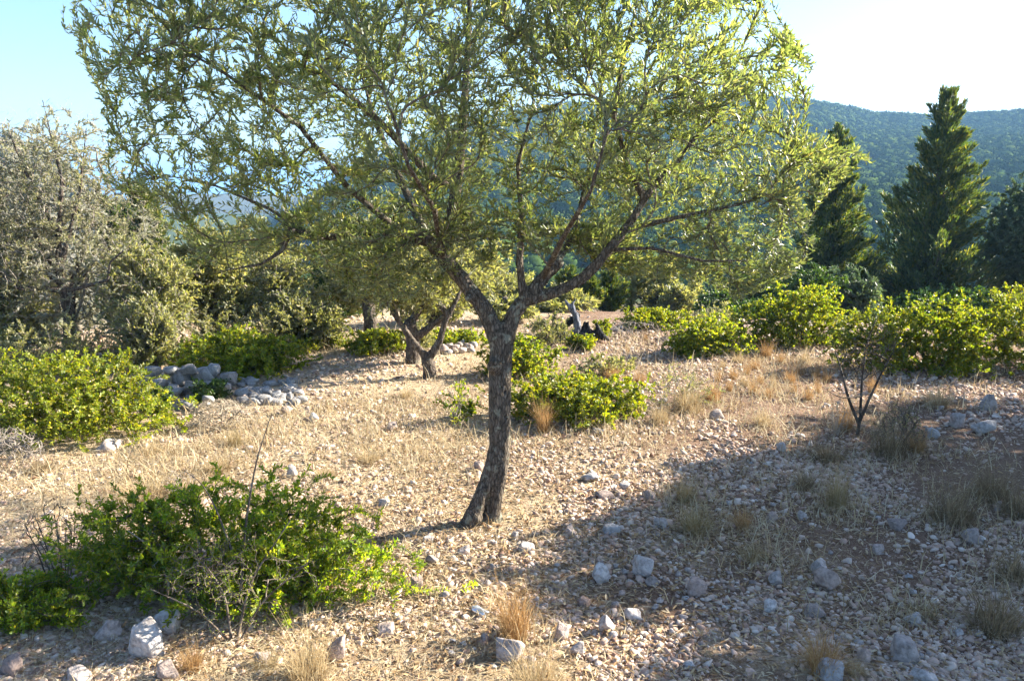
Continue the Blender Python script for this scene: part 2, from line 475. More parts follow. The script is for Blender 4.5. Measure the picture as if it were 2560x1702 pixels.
def paired_leaves(G, rng, span, step, L, W, ang=38, skip=0.0, kind='lance', drop=.05, up=.15, npair=2):
    p, t, k = along_twigs(G, rng, span, step, skip)
    ref = unit(rng.normal(0, .25, (len(p), 3)) + np.array([.2, .3, .9]))
    s = unit(np.cross(t, ref)); b = np.cross(t, s)
    Vs, Fs, off = [], [], 0
    for q in range(npair):
        th = k * (math.pi / 2 if npair == 2 else 2.4) + q * 2 * math.pi / npair + rng.normal(0, .45, len(p))
        rad = np.cos(th)[:, None] * s + np.sin(th)[:, None] * b
        a = np.radians(ang + rng.normal(0, 14, len(p)))[:, None]
        ax = t * np.cos(a) + rad * np.sin(a) + rng.normal(0, .12, (len(p), 3)); ax[:, 2] += up
        nr = t * np.sin(a) - rad * np.cos(a) + rng.normal(0, .25, (len(p), 3))
        keep = rng.random(len(p)) > drop
        n = int(keep.sum())
        ll = rng.uniform(L[0], L[1], n); ll = ll * np.where(k[keep] < 2, .7, 1)
        ww = rng.uniform(W[0], W[1], n)
        V, F = leaf_arrays(p[keep], ax[keep], nr[keep], ll, ww, kind)
        Vs.append(V); Fs.append(F + off); off += len(V)
    return np.vstack(Vs), np.vstack(Fs)

# ------------------------------------------------------------------ shrubs and trees as things
def lumps(rng, center, radii, n, size=(.38, .62), low=.0, flat=.55):
    c = []
    for _ in range(n):
        v = unit(rng.normal(0, 1, 3)) * rng.uniform(.25, .72)
        if v[2] < -low: v[2] = -low * rng.random()
        c.append((np.array(center) + v * np.array(radii), np.array(radii) * rng.uniform(*size)))
    return c

def dome_lumps(rng, hx, hy, h, n, size=(.30, .46), lean=(0, 0)):
    c = []
    for i in range(n):
        a = i * 2.399 + rng.uniform(-.4, .4); r = .74 * math.sqrt((i + .4) / n)
        s = rng.uniform(*size)
        zt = h * (1.0 - .42 * r * r) * rng.uniform(.78, 1.04)
        rz = min(h * rng.uniform(.30, .42), zt * .55)
        c.append((np.array([math.cos(a) * r * hx + lean[0], math.sin(a) * r * hy + lean[1], zt - rz]), np.array([hx * s, hy * s, rz])))
        if r > .35 or i % 3 == 0: c.append((np.array([math.cos(a) * r * hx, math.sin(a) * r * hy, rz * .55]), np.array([hx * s, hy * s, rz * .9])))
    return c

def lump_targets(rng, L, n, shell=.55, zmin=.03):
    w = np.array([l[1].prod() ** .7 for l in L]); w /= w.sum()
    idx = rng.choice(len(L), n, p=w)
    d = unit(rng.normal(0, 1, (n, 3)) + np.array([0, 0, .25]))
    r = shell + (1 - shell) * rng.random(n) ** .6
    c = np.array([L[i][0] for i in idx]); rr = np.array([L[i][1] for i in idx])
    t = c + d * r[:, None] * rr
    t[:, 2] = np.where(t[:, 2] < zmin, zmin + .25 * rng.random(n) * np.abs(c[:, 2]).clip(.1), t[:, 2])
    return t

def crown_shell(rng, cc, cr, n, zmin=.08):
    """points near the outside of the whole crown, ragged"""
    d = unit(rng.normal(0, 1, (n * 2, 3)))
    q = np.asarray(cc) + d * np.asarray(cr) * (rng.uniform(.62, 1.0, (n * 2, 1)) + .18 * noise3(d * 3 + 7)[:, None])
    q = q[noise3(q * 2.1 / max(.4, np.mean(cr))) > -.25][:n]
    q[:, 2] = np.where(q[:, 2] < zmin, zmin + .3 * cr[2] * rng.random(len(q)), q[:, 2])
    return q

def make_shrub(name, loc, size, label, cat, mat, rng, ntw=420, group=None, nl=7, span=.13, step=.016, L=(.022, .034), W=(.011, .016),
               twig='twig', kind='oval', ang=55, up=.25, skip=0, drop=.1, shell=.5, stemn=6, tip=.0013, lean=(0, 0), sz=(.30, .46), wob=.1, npair=2, dmin=.05):
    """size = half width x, half depth y, height; loc on the ground"""
    hx, hy, h = size
    root = empty(name, loc, label, cat, group)
    G = Skeleton(ntw * 14 + 2000)
    Lm = dome_lumps(rng, hx, hy, h, nl, sz, lean)
    stems = []
    for i in range(stemn):
        l = Lm[i % len(Lm)][0]
        b = np.array([rng.normal(0, hx * .12), rng.normal(0, hy * .12), -.03])
        m = b * .5 + l * .5 + np.array([rng.normal(0, hx * .08), rng.normal(0, hy * .08), h * .02])
        stems.append(([b, m, l], [.010, .008, .004], .15))
    for st in stems:
        G.limbs([st], seg=.06); 
    # separate stems: reset parents of the first nodes
    T = lump_targets(rng, Lm, ntw, shell)
    T = T + np.where(rng.random((ntw, 1)) < .2, (T - np.array([lean[0], lean[1], h * .3])) * rng.uniform(.08, .3, (ntw, 1)), 0)
    T[:, 2] = np.maximum(T[:, 2], .03)
    G.grow(T, rng, seg=.05, wob=wob, dmin=dmin)
    G.radii(tip=tip, rmax=.012)
    V, F = G.tubes(4, limbs=True)
    mesh('stems', V, F, M[twig], root, smooth=True)
    V, F = paired_leaves(G, rng, span, step, L, W, ang=ang, up=up, skip=skip, drop=drop, kind=kind, npair=npair)
    mesh('foliage', V, F, M[mat], root)
    return root

def shrub_px(name, u0, u1, vb, vt, label, cat, mat, seed, depth=.75, dens=1.0, **kw):
    """a shrub whose foot, width and top are read off the picture's layout"""
    rng = np.random.default_rng(seed)
    uc = (u0 + u1) / 2
    b = P(uc, vb)
    t = b[1] / ray(uc, vb)[1]
    hx = (u1 - u0) / 2 / FPX * t
    hy = hx * depth
    y = b[1] + hy
    sc = y / b[1]
    loc = np.array([b[0] * sc, y, 0]); loc[2] = float(height(loc[0], loc[1]))
    h = max(.12, PD(uc, vt, y)[2] - loc[2])
    n = int(dens * 500 * max(.25, (hx * h / .35)) ** .8)
    return make_shrub(name, loc, (hx * sc * 1.02, hy, h), label, cat, M_NAME(mat), rng, ntw=kw.pop('ntw', n), **kw)

def M_NAME(m): return m

def make_tree(name, loc, label, cat, crown, rng, ntw=700, mat='grey_olive_leaf', trunk_h=.9, trunk_r=.08, group=None, limbs=5, lean=(0, 0),
              L=(.05, .08), W=(.014, .022), span=.3, step=.03, twig='twig', skip=0, bark='bark_far', nl=9, bare=0, kind='lance', tip=.0018, sz=(.35, .55),
              up=.15, ang=38, extra_limbs=(), wob=.1, shell=.35, drop=.08, k=4, dmin=.12):
    """crown = (centre offset xyz, radii xyz)"""
    root = empty(name, loc, label, cat, group)
    cc, cr = np.array(crown[0], float), np.array(crown[1], float)
    top = np.array([lean[0], lean[1], trunk_h])
    tp = [np.array([0, 0, -.15]), np.array([lean[0] * .2 + trunk_r * .4, lean[1] * .3, trunk_h * .45]), top]
    polys = [(tp, [trunk_r * 1.35, trunk_r, trunk_r * .95], 1.1)]
    bp = [(tp, [trunk_r * 1.35, trunk_r, trunk_r * .95])]
    Lm = lumps(rng, cc, cr, nl, sz, low=.7)
    for i in range(limbs):
        l = Lm[i % len(Lm)][0]
        mid = top * .55 + l * .45 + rng.normal(0, .06, 3) * cr
        pl = [top, mid, l]; rr = [trunk_r * .62, trunk_r * .42, trunk_r * .16]
        polys.append((pl, rr, .25)); bp.append((pl, rr))
    for pl, rr in extra_limbs:
        polys.append((pl, rr, .3)); bp.append((pl, rr))
    G = Skeleton(ntw * 16 + bare * 12 + 3000)
    G.limbs(polys, seg=.1)
    G.grow(np.vstack([lump_targets(rng, Lm, int(ntw * .6), shell, zmin=.08), crown_shell(rng, cc, cr, int(ntw * .4))]), rng, seg=.09, wob=wob, dmin=dmin)
    if bare: G.grow(np.vstack([lump_targets(rng, Lm, bare // 2, .5, zmin=.08), crown_shell(rng, cc, np.array(cr) * 1.05, bare // 2)]), rng, seg=.09, wob=.07, leafy=False, droop=-.12, align=.6)
    G.radii(tip=tip, rmax=trunk_r * .5)
    blend_body('trunk', bp, max(.012, trunk_r * .17), M[bark], root, rough=trunk_r * 1.6)
    V, F = G.tubes(k); mesh('branches', V, F, M[twig], root, smooth=True)
    V, F = paired_leaves(G, rng, span, step, L, W, skip=skip, kind=kind, up=up, ang=ang, drop=drop)
    mesh('crown', V, F, M[mat], root)
    return root

def make_cypress(name, loc, label, h, r, seed, n=260, mat='cypress_leaf', group=None, prof=1.0, low=.06, leaf=1.0, per=95, k0=1.0):
    rng = np.random.default_rng(seed)
    root = empty(name, loc, label, 'tree', group)
    tp = [np.array([0, 0, -.2]), np.array([.02, .03, h * .5]), np.array([rng.normal(0, .03), 0, h * .96])]
    blend_body('trunk', [(tp, [r * .13, r * .08, .012])], .03, M['bark_far'], root, rough=.05)
    A, B = [], []
    P_, X_, L_, W_ = [], [], [], []
    for i in range(n):
        z = h * (low + (1 - low) * rng.random() ** 1.25 * .97)
        f = 1 - z / h
        rr = r * (f ** (.75 * prof)) * rng.uniform(.38, 1.05) * (1 if rng.random() > .12 else 1.32) * (.78 + .22 * sstep(0, .22, z / h))
        az = rng.uniform(0, 2 * math.pi)
        el = R(rng.uniform(28, 62)) if f > .2 else R(rng.uniform(50, 80))
        d = np.array([math.cos(az), math.sin(az), 0])
        ln = rr * 1.05 + .05
        base = np.array([0, 0, max(z - ln * math.tan(el) * .55, .05)])
        tip_ = base + d * rr + np.array([0, 0, ln * math.tan(el) * .62])
        A.append(base); B.append(tip_)
        m = int(per * (.35 + rr / r))
        s = rng.uniform(.22, 1.03, m) ** .8
        axis = unit(tip_ - base)
        width = (.03 + .15 * rr) * np.sin(np.clip(s, 0, 1) * 2.7 + .25)
        off = rng.normal(0, 1, (m, 3)) * width[:, None] * .55
        pts = base + (tip_ - base) * s[:, None] + off + np.array([0, 0, 1]) * (s ** 2 * .08 * rr)[:, None]
        x = unit(axis + rng.normal(0, .42, (m, 3)) + np.array([0, 0, .35]))
        P_.append(pts); X_.append(x); L_.append(rng.uniform(.08, .17, m) * leaf); W_.append(rng.uniform(.022, .042, m) * leaf)
    A, B = np.array(A), np.array(B); d = unit(B - A)
    V, F = tube_arrays(A, B, np.full(n, .014), np.full(n, .004), d, d, 4)
    mesh('branches', V, F, M['twig'], root, smooth=True)
    P_ = np.vstack(P_); X_ = np.vstack(X_)
    V, F = leaf_arrays(P_, X_, rng.normal(0, 1, P_.shape), np.concatenate(L_), np.concatenate(W_), 'quad', .25)
    mesh('crown', V, F, M[mat], root)
    return root

# ------------------------------------------------------------------ grass tufts, rocks
def tuft_arrays(rng, n, h, r, spread=.5, w=.0028, curve=.35, seg=3):
    th = rng.uniform(0, 2 * math.pi, n); q = np.sqrt(rng.random(n)) * r
    b = np.stack([q * np.cos(th), q * np.sin(th), np.full(n, -.01)], -1)
    out = np.stack([np.cos(th), np.sin(th), np.zeros(n)], -1) + rng.normal(0, .55, (n, 3)) * np.array([1, 1, 0])
    tilt = np.abs(rng.normal(0, spread * .55, n)) + spread * .25 * q / r
    ln = h * rng.uniform(.45, 1.08, n)
    sd = unit(np.stack([-np.sin(th + rng.normal(0, 1.2, n)), np.cos(th), np.zeros(n)], -1))
    drift = rng.normal(0, .3, (n, 3)) * np.array([1, 1, .5]) - np.array([0, 0, .12]) * rng.random((n, 1)) ** 3 * 3
    Vs = []
    for i in range(seg + 1):
        s = i / seg
        a = tilt * (.55 + .9 * s * (1 + curve))
        p = b + out * (np.sin(np.minimum(a, 1.5)) * ln * s)[:, None] * .8 + np.array([0, 0, 1]) * (np.cos(np.minimum(a, 1.5)) * ln * s)[:, None]
        p = p + drift * (s * s * ln)[:, None]
        ww = w * (1 - .85 * s) * .5
        Vs += [p - sd * ww, p + sd * ww]
    V = np.stack(Vs, 1)
    k = 2 * (seg + 1)
    f = np.array([(2 * i, 2 * i + 1, 2 * i + 3, 2 * i + 2) for i in range(seg)])
    F = (np.arange(n) * k)[:, None, None] + f[None]
    return V.reshape(-1, 3), F.reshape(-1, 4)

def rock_verts(rng, lvl=3, planes=13, noise=.05, flat=(1, .8, .6), soft=.0, boxy=False):
    d, f = ICO[lvl]
    planes = max(8, planes - 3)
    ii = np.arange(planes) + .5
    ph = np.arccos(1 - 2 * ii / planes); tt = 2.39996 * ii + rng.uniform(0, 6.28)
    nrm = unit(np.stack([np.cos(tt) * np.sin(ph), np.sin(tt) * np.sin(ph), np.cos(ph)], -1) + rng.normal(0, .28, (planes, 3))); off = rng.uniform(.45, 1.0, planes)
    if boxy:
        ax = np.vstack([np.eye(3), -np.eye(3)]) + rng.normal(0, .27, (6, 3))
        nrm = np.vstack([unit(ax), nrm[:7]]); off = np.concatenate([rng.uniform(.5, .84, 6), rng.uniform(.74, 1.0, 7)[:len(nrm) - 6]])
    dt = d @ nrm.T
    r = np.min(np.where(dt > .08, off[None] / np.maximum(dt, .08), 9), axis=1)
    r = np.minimum(r, 1.45)
    if soft: r = r * (1 - soft) + soft
    v = d * r[:, None]
    if noise:
        o = rng.uniform(0, 50)
        v = v * (1 + noise * 1.5 * fbm(v * 2.3 + o, 4) + noise * .7 * fbm(v * 8 + o, 3))[:, None]
    v = v / np.abs(v).max(0) * np.array(flat)
    return v, f

def rot_z(v, a):
    c, s = np.cos(a), np.sin(a)
    return np.stack([v[..., 0] * c - v[..., 1] * s, v[..., 0] * s + v[..., 1] * c, v[..., 2]], -1)
# ------------------------------------------------------------------ the setting: ground, sea, hills
def ground_material():
    m, t, out, N = nodes('ground'); L = t.links.new
    tc = N('ShaderNodeTexCoord')
    def noise(s, d=6.0, r=.6):
        n = N('ShaderNodeTexNoise', i_Scale=s, i_Detail=d, i_Roughness=r); L(tc.outputs['Object'], n.inputs['Vector']); return n
    a, b, c = noise(1.1), noise(9.0), noise(75.0, 4.0, .7)
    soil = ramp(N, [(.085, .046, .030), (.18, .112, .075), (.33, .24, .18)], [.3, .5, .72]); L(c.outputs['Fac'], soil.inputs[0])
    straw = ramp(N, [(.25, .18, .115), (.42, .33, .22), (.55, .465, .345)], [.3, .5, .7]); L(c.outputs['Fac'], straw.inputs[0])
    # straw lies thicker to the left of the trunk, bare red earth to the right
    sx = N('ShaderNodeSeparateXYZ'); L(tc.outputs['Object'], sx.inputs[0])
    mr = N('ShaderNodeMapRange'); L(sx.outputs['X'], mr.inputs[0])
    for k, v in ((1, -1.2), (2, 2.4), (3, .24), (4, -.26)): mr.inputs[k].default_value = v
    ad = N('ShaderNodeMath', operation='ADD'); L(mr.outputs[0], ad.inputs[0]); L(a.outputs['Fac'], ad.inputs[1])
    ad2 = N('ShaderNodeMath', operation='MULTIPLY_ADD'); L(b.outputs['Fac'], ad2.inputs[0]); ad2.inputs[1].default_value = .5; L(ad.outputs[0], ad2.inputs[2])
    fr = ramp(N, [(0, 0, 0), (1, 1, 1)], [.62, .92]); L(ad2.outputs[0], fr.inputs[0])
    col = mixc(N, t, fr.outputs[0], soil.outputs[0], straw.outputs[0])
    # pale grit
    v = N('ShaderNodeTexVoronoi', i_Scale=110.0); L(tc.outputs['Object'], v.inputs['Vector'])
    gr = ramp(N, [(1, 1, 1), (0, 0, 0)], [.12, .3]); L(v.outputs['Distance'], gr.inputs[0])
    gm = N('ShaderNodeMath', operation='MULTIPLY'); L(gr.outputs[0], gm.inputs[0]); L(b.outputs['Fac'], gm.inputs[1])
    col = mixc(N, t, gm.outputs[0], col, (.48, .38, .31))
    # scrub green further off
    vl = N('ShaderNodeVectorMath', operation='LENGTH'); L(tc.outputs['Object'], vl.inputs[0])
    fm = N('ShaderNodeMapRange'); L(vl.outputs['Value'], fm.inputs[0])
    for k, q in ((1, 14.0), (2, 40.0), (3, 0.0), (4, 1.0)): fm.inputs[k].default_value = q
    col = mixc(N, t, fm.outputs[0], col, (.055, .075, .03))
    p = N('ShaderNodeBsdfPrincipled', i_Roughness=.95); p.inputs['Specular IOR Level'].default_value = .1
    L(col, p.inputs['Base Color'])
    bp = N('ShaderNodeBump', i_Strength=.8, i_Distance=.012)
    bs = N('ShaderNodeMath', operation='ADD'); L(c.outputs['Fac'], bs.inputs[0]); L(gr.outputs[0], bs.inputs[1])
    L(bs.outputs[0], bp.inputs['Height']); L(bp.outputs[0], p.inputs['Normal']); L(p.outputs[0], out.inputs[0])
    return m

naz, nr = 560, 560
rr = .4 * (4500 / .4) ** (np.arange(nr) / (nr - 1))
az = np.arange(naz) * 2 * math.pi / naz
X = rr[:, None] * np.sin(az)[None]; Y = rr[:, None] * np.cos(az)[None]
Z = height(X, Y)
V = np.concatenate([np.stack([X, Y, Z], -1).reshape(-1, 3), [[0, 0, float(height(0, 0))]]])
i, j = np.meshgrid(np.arange(nr - 1), np.arange(naz), indexing='ij'); j2 = (j + 1) % naz
Fq = np.stack([i * naz + j, i * naz + j2, (i + 1) * naz + j2, (i + 1) * naz + j], -1).reshape(-1, 4)[:, ::-1]
k = np.arange(naz); Ft = np.stack([np.full(naz, nr * naz), (k + 1) % naz, k], -1)[:, ::-1]
tag(mesh('ground', V, [Fq, Ft], ground_material(), smooth=True), kind='structure')

def plain_material(name, col, rough=.9, scale=0, amt=.3):
    return island_material(name, [col, col], rough=rough, noise_scale=scale, noise_amt=amt)

# the sea far below
sm = plain_material('sea', (.03, .09, .15), .25)
a = np.linspace(-1, 1, 13) * 14000
gx, gy = np.meshgrid(a, a + 9000, indexing='ij')
Vs = np.stack([gx, gy, np.full_like(gx, -53.5)], -1).reshape(-1, 3)
ii, jj = np.meshgrid(np.arange(12), np.arange(12), indexing='ij')
Fs = np.stack([ii * 13 + jj, (ii + 1) * 13 + jj, (ii + 1) * 13 + jj + 1, ii * 13 + jj + 1], -1).reshape(-1, 4)
tag(mesh('sea', Vs, Fs, sm), kind='structure')

def interp_ridge(pts):
    u = np.array([p[0] for p in pts], float); v = np.array([p[1] for p in pts], float)
    return lambda x: np.interp(x, u, v)

class Hill:
    """a slope rising from r0 to a ridge at r1; the ridge line follows given bearings"""
    def __init__(self, pts, r0, z0, r1, seed, rough, power=1.15):
        self.f = interp_ridge(pts); self.r0, self.z0, self.r1, self.seed, self.rough, self.pw = r0, z0, r1, seed, rough, power
        self.u0, self.u1 = pts[0][0], pts[-1][0]
    def at(self, u, t):
        u = np.asarray(u, float); t = np.asarray(t, float)
        r = self.r0 + (self.r1 - self.r0) * t
        cx = (u - 512) / FPX
        v = self.f(u); cy = (340 - v) / FPX
        dy = math.cos(PITCH) + cy * math.sin(PITCH); dz = -math.sin(PITCH) + cy * math.cos(PITCH)
        bear = np.arctan2(cx, dy)
        el = dz / np.hypot(cx, dy)
        zr = ZC + el * self.r1
        x, y = r * np.sin(bear), r * np.cos(bear)
        tt = np.clip(t, 0, 1)
        z = self.z0 + (zr - self.z0) * tt ** self.pw - np.maximum(t - 1, 0) * (zr - self.z0) * 1.3
        z = z + self.rough * n2(x, y, self.r1 / 7, 3, self.seed) * np.sin(np.clip(t, 0, 1) * math.pi)
        return np.stack([x, y, z], -1)
    def build(self, name, mat, nu=160, nt=90, tmax=1.8):
        u = np.linspace(self.u0, self.u1, nu); t = np.linspace(0, tmax, nt)
        U, T = np.meshgrid(u, t, indexing='ij')
        V = self.at(U, T).reshape(-1, 3)
        i, j = np.meshgrid(np.arange(nu - 1), np.arange(nt - 1), indexing='ij')
        F = np.stack([i * nt + j, (i + 1) * nt + j, (i + 1) * nt + j + 1, i * nt + j + 1], -1).reshape(-1, 4)
        return tag(mesh(name, V, F, mat, smooth=True), kind='structure')

hill_mat = plain_material('hill_earth', (.075, .075, .04), .95, .05, .4)
scrub_mat = plain_material('hill_scrub', (.12, .115, .09), .95, .12, .5)
H1 = Hill([(150, 300), (264, 236), (340, 180), (430, 135), (520, 112), (640, 100), (760, 99), (815, 104), (870, 117), (945, 118), (1024, 113), (1200, 96), (1500, 90)], 52, -9, 430, 2.2, 4, 1.35)
H1.build('hill', hill_mat)
H2 = Hill([(-500, 60), (-200, 105), (0, 136), (40, 152), (85, 182), (125, 208), (170, 245)], 60, -14, 170, 4.4, 3)
H2.build('hill', scrub_mat, 90, 60)
H3 = Hill([(60, 220), (140, 206), (215, 198), (290, 203), (350, 212), (430, 206), (520, 214), (600, 230)], 700, -52, 1500, 7.4, 10)
H3.build('hill', hill_mat, 90, 40)

def wood(name, hill, us, tr, spacing, size, mat, seed, label, density=1.0, cards=46):
    """a far wood covering a slope: crowns of lumpy foliage, one mass"""
    rng = np.random.default_rng(seed)
    protos = []
    iv, fc = ICO[2]
    for q in range(10):
        v = iv * (1 + .38 * fbm(iv * 1.9 + q * 9.1, 3) + .12 * noise3(iv * 6 + q))[:, None]
        v = v * np.array([1, 1, .78])
        d = unit(rng.normal(0, 1, (cards, 3)) + np.array([0, 0, .5]))
        v = v * .86
        pv, pf = leaf_arrays(d * rng.uniform(.6, .95, (cards, 1)) * np.array([1, 1, .8]), unit(d + rng.normal(0, .7, (cards, 3))), d, rng.uniform(.22, .42, cards), rng.uniform(.12, .24, cards), 'quad')
        protos.append((np.vstack([v, pv]), fc, pf + len(v)))
    r = hill.r0 + (hill.r1 - hill.r0) * np.linspace(tr[0], tr[1], 200)
    pts = []
    rad = hill.r0 + (hill.r1 - hill.r0) * tr[0]
    while rad < hill.r0 + (hill.r1 - hill.r0) * tr[1]:
        du = spacing / rad * FPX * .93
        u = np.arange(us[0], us[1], du); u = u + rng.uniform(-.5, .5, len(u)) * du
        t = (rad - hill.r0) / (hill.r1 - hill.r0) + rng.uniform(-.5, .5, len(u)) * spacing / (hill.r1 - hill.r0)
        pts.append(hill.at(u, t)); rad += spacing * .85
    pts = np.vstack(pts); pts = pts[rng.random(len(pts)) < density]; pts = pts[n2(pts[:, 0], pts[:, 1], 26, 3, 12.5) < .33]
    Vs, F3, F4, off = [], [], [], 0
    which = rng.integers(0, 10, len(pts))
    sc = size * rng.uniform(.55, 1.25, len(pts)) * (1 + .5 * n2(pts[:, 0], pts[:, 1], 34, 2, 8.8)); ang = rng.uniform(0, 6.28, len(pts))
    for q in range(10):
        s = which == q; n = int(s.sum())
        if not n: continue
        v, f3, f4 = protos[q]
        W = rot_z(np.broadcast_to(v, (n,) + v.shape), ang[s][:, None]) * sc[s][:, None, None] + pts[s][:, None] + np.array([0, 0, .45]) * sc[s][:, None, None]
        o = (np.arange(n) * len(v) + off)[:, None, None]
        F3.append((o + f3[None]).reshape(-1, 3)); F4.append((o + f4[None]).reshape(-1, 4)); Vs.append(W.reshape(-1, 3)); off += n * len(v)
    ob = mesh(name, np.vstack(Vs), [np.vstack(F3), np.vstack(F4)], mat)
    return tag(ob, label, 'forest', kind='stuff')

wood_mat = island_material('wood_leaf', [(.026, .048, .014), (.045, .075, .018), (.075, .105, .026)], rough=1.0, noise_scale=.9, noise_amt=.45)
scrub_leaf = island_material('scrub_leaf', [(.07, .075, .045), (.11, .11, .07), (.16, .15, .11)], rough=1.0, noise_scale=1.5, noise_amt=.4)
wood('forest', H1, (235, 1180), (.0, 1.06), 3.3, 2.05, wood_mat, 5, 'dark evergreen woodland covering the hazy blue hill behind the cypresses')
wood('scrubland', H2, (-260, 165), (.05, 1.05), 3.2, 1.25, scrub_leaf, 6, 'grey scrub dotted over the stony slope behind the bare tree', density=.6)

# ------------------------------------------------------------------ the olive tree in the middle
def D(x, y, d):          # layout figures measured on a 2358 wide print
    return PD(x / 2.303, y / 2.303, d)

base = P(1112 / 2.303, 1200 / 2.303)
TY = base[1]
olive = empty('olive_tree', base, 'big olive tree with a leaning lichened trunk standing alone in the middle', 'tree')
def LP(*q): return [D(x, y, d) - base for x, y, d in q]
rngO = np.random.default_rng(11)
leg1 = LP((1070, 1228, TY - .06), (1084, 1196, TY - .05), (1104, 1150, TY - .03), (1128, 1100, TY), (1146, 1030, TY))
leg2 = LP((1126, 1215, TY + .01), (1133, 1180, TY + .02), (1143, 1120, TY + .02), (1150, 1050, TY + .01), (1151, 950, TY), (1151, 860, TY), (1157, 775, TY))
limbL = LP((1155, 805, TY), (1118, 712, TY), (1066, 645, TY), (1022, 592, TY + .02), (985, 552, TY + .02))
L1 = LP((985, 552, TY + .02), (900, 548, TY - .03), (800, 546, TY - .1), (720, 543, TY - .2), (668, 528, TY - .25))
L1b = LP((672, 530, TY - .25), (648, 578, TY - .28), (600, 608, TY - .3), (500, 625, TY - .4))
L2 = LP((1020, 590, TY + .02), (1036, 510, TY + .08), (1056, 400, TY + .15), (1068, 260, TY + .2), (1078, 100, TY + .25), (1085, -80, TY + .3))
L3 = LP((1050, 430, TY + .13), (1000, 412, TY + .05), (939, 348, TY), (883, 288, TY - .1), (802, 217, TY - .2), (720, 160, TY - .3))
L4 = LP((940, 550, TY - .02), (800, 430, TY - .2), (690, 290, TY - .4), (520, 170, TY - .5), (400, 100, TY - .55))
L5 = LP((985, 552, TY + .05), (930, 430, TY + .6), (860, 270, TY + 1.0), (820, 120, TY + 1.2))
L6 = LP((720, 543, TY - .2), (620, 480, TY + .1), (480, 420, TY + .3), (360, 400, TY + .35))
L7 = LP((1020, 592, TY), (1000, 480, TY - .5), (940, 380, TY - .9), (900, 250, TY - 1.0))
limbR = LP((1156, 805, TY), (1184, 718, TY), (1214, 683, TY))
R1 = LP((1206, 690, TY - .01), (1196, 600, TY - .02), (1202, 500, TY - .05), (1192, 380, TY - .1), (1228, 240, TY - .15), (1222, 60, TY - .05))
R2 = LP((1214, 683, TY), (1250, 640, TY + .03), (1286, 604, TY + .06))
R2b = LP((1270, 622, TY + .05), (1322, 540, TY + .3), (1350, 420, TY + .6), (1375, 270, TY + .8), (1400, 80, TY + .9))
R3 = LP((1212, 692, TY), (1290, 668, TY - .02), (1340, 642, TY - .04), (1376, 606, TY - .06), (1430, 540, TY - .05), (1466, 490, TY), (1486, 452, TY))
R3a = LP((1484, 456, TY), (1452, 400, TY), (1412, 270, TY), (1440, 110, TY + .1), (1480, -40, TY + .1))
R3b = LP((1486, 452, TY), (1560, 370, TY + .1), (1650, 250, TY + .2), (1710, 110, TY + .2))
R3c = LP((1440, 528, TY - .04), (1560, 500, TY - .1), (1700, 470, TY - .1), (1840, 425, TY - .1))
R3d = LP((1400, 575, TY - .05), (1500, 570, TY - .3), (1620, 600, TY - .5), (1720, 600, TY - .6))
R4 = LP((1250, 640, TY + .03), (1300, 540, TY - .5), (1360, 440, TY - .9), (1400, 300, TY - 1.0))
PX = 4.35 / FPX / 2.303
root1 = LP((1135, 1190, TY + .02), (1150, 1212, TY + .03), (1172, 1226, TY + .05))
root2 = LP((1090, 1190, TY - .05), (1070, 1222, TY - .06), (1040, 1236, TY - .04))
knot3 = LP((1140, 842, TY - .05), (1134, 834, TY - .085))
knot4 = LP((1090, 680, TY - .02), (1076, 686, TY - .07))
thick = [(knot3, [.045, .022]), (knot4, [.033, .018]), (root1, [.055, .04, .016]), (root2, [.055, .042, .018]), (leg1, [.062, .05, .046, .05, .055]), (leg2, [.066, .05, .052, .062, .066, .067, .068]),
         (limbL, [.056, .046, .043, .041, .038]), (limbR, [.054, .045, .044]), (R1, [.027, .023, .018, .012, .009, .006]), (R2, [.038, .036, .033]),
         (R3, [.036, .032, .030, .028, .025, .022, .02]), (L1, [.034, .029, .025, .021, .018]), (L2, [.042, .035, .030, .024, .018, .012]),
         (L3, [.025, .023, .022, .018, .013, .009]), (R3a, [.022, .020, .016, .012, .008]), (R3b, [.022, .017, .012, .008]), (L5, [.03, .022, .016, .010]),
         (R2b, [.024, .02, .016, .012, .008])]
thin = [(L1b, [.016, .012, .009, .005]), (L4, [.02, .016, .012, .009, .006]), (L6, [.015, .011, .008, .005]), (L7, [.02, .015, .01, .007]),
        (R3c, [.018, .013, .009, .006]), (R3d, [.013, .01, .008, .005]), (R4, [.02, .014, .01, .007])]
def hollow(co, no):      # the dark split between the two roots and two small knot holes
    for c, r_, dep in ((D(1126, 1172, TY - .075) - base, (.018, .05, .075), .045), (D(1163, 905, TY - .07) - base, (.007, .03, .012), .02), (D(1163, 962, TY - .07) - base, (.006, .03, .014), .02)):
        q = np.exp(-(((co - c) / np.array(r_)) ** 2).sum(1))
        co = co + np.array([0, 1, 0]) * (q * dep)[:, None]
    return co
blend_body('trunk', thick, .008, M['bark'], olive, rough=.075, extra=(hollow,))
G = Skeleton(320000)
free = {id(leg1): 2, id(leg2): 2, id(limbL): .75, id(limbR): 2, id(R2): 2, id(R3): .45, id(R1): .35, id(L1): .2, id(L2): .2, id(L3): .1}
thk = thick[4:]
for pl, rad in [thk[1], thk[0]] + thk[2:4] + thk[5:7] + [thk[4]] + thk[7:] + thin:
    G.limbs([(pl, rad, free.get(id(pl), .12))], seg=.06)
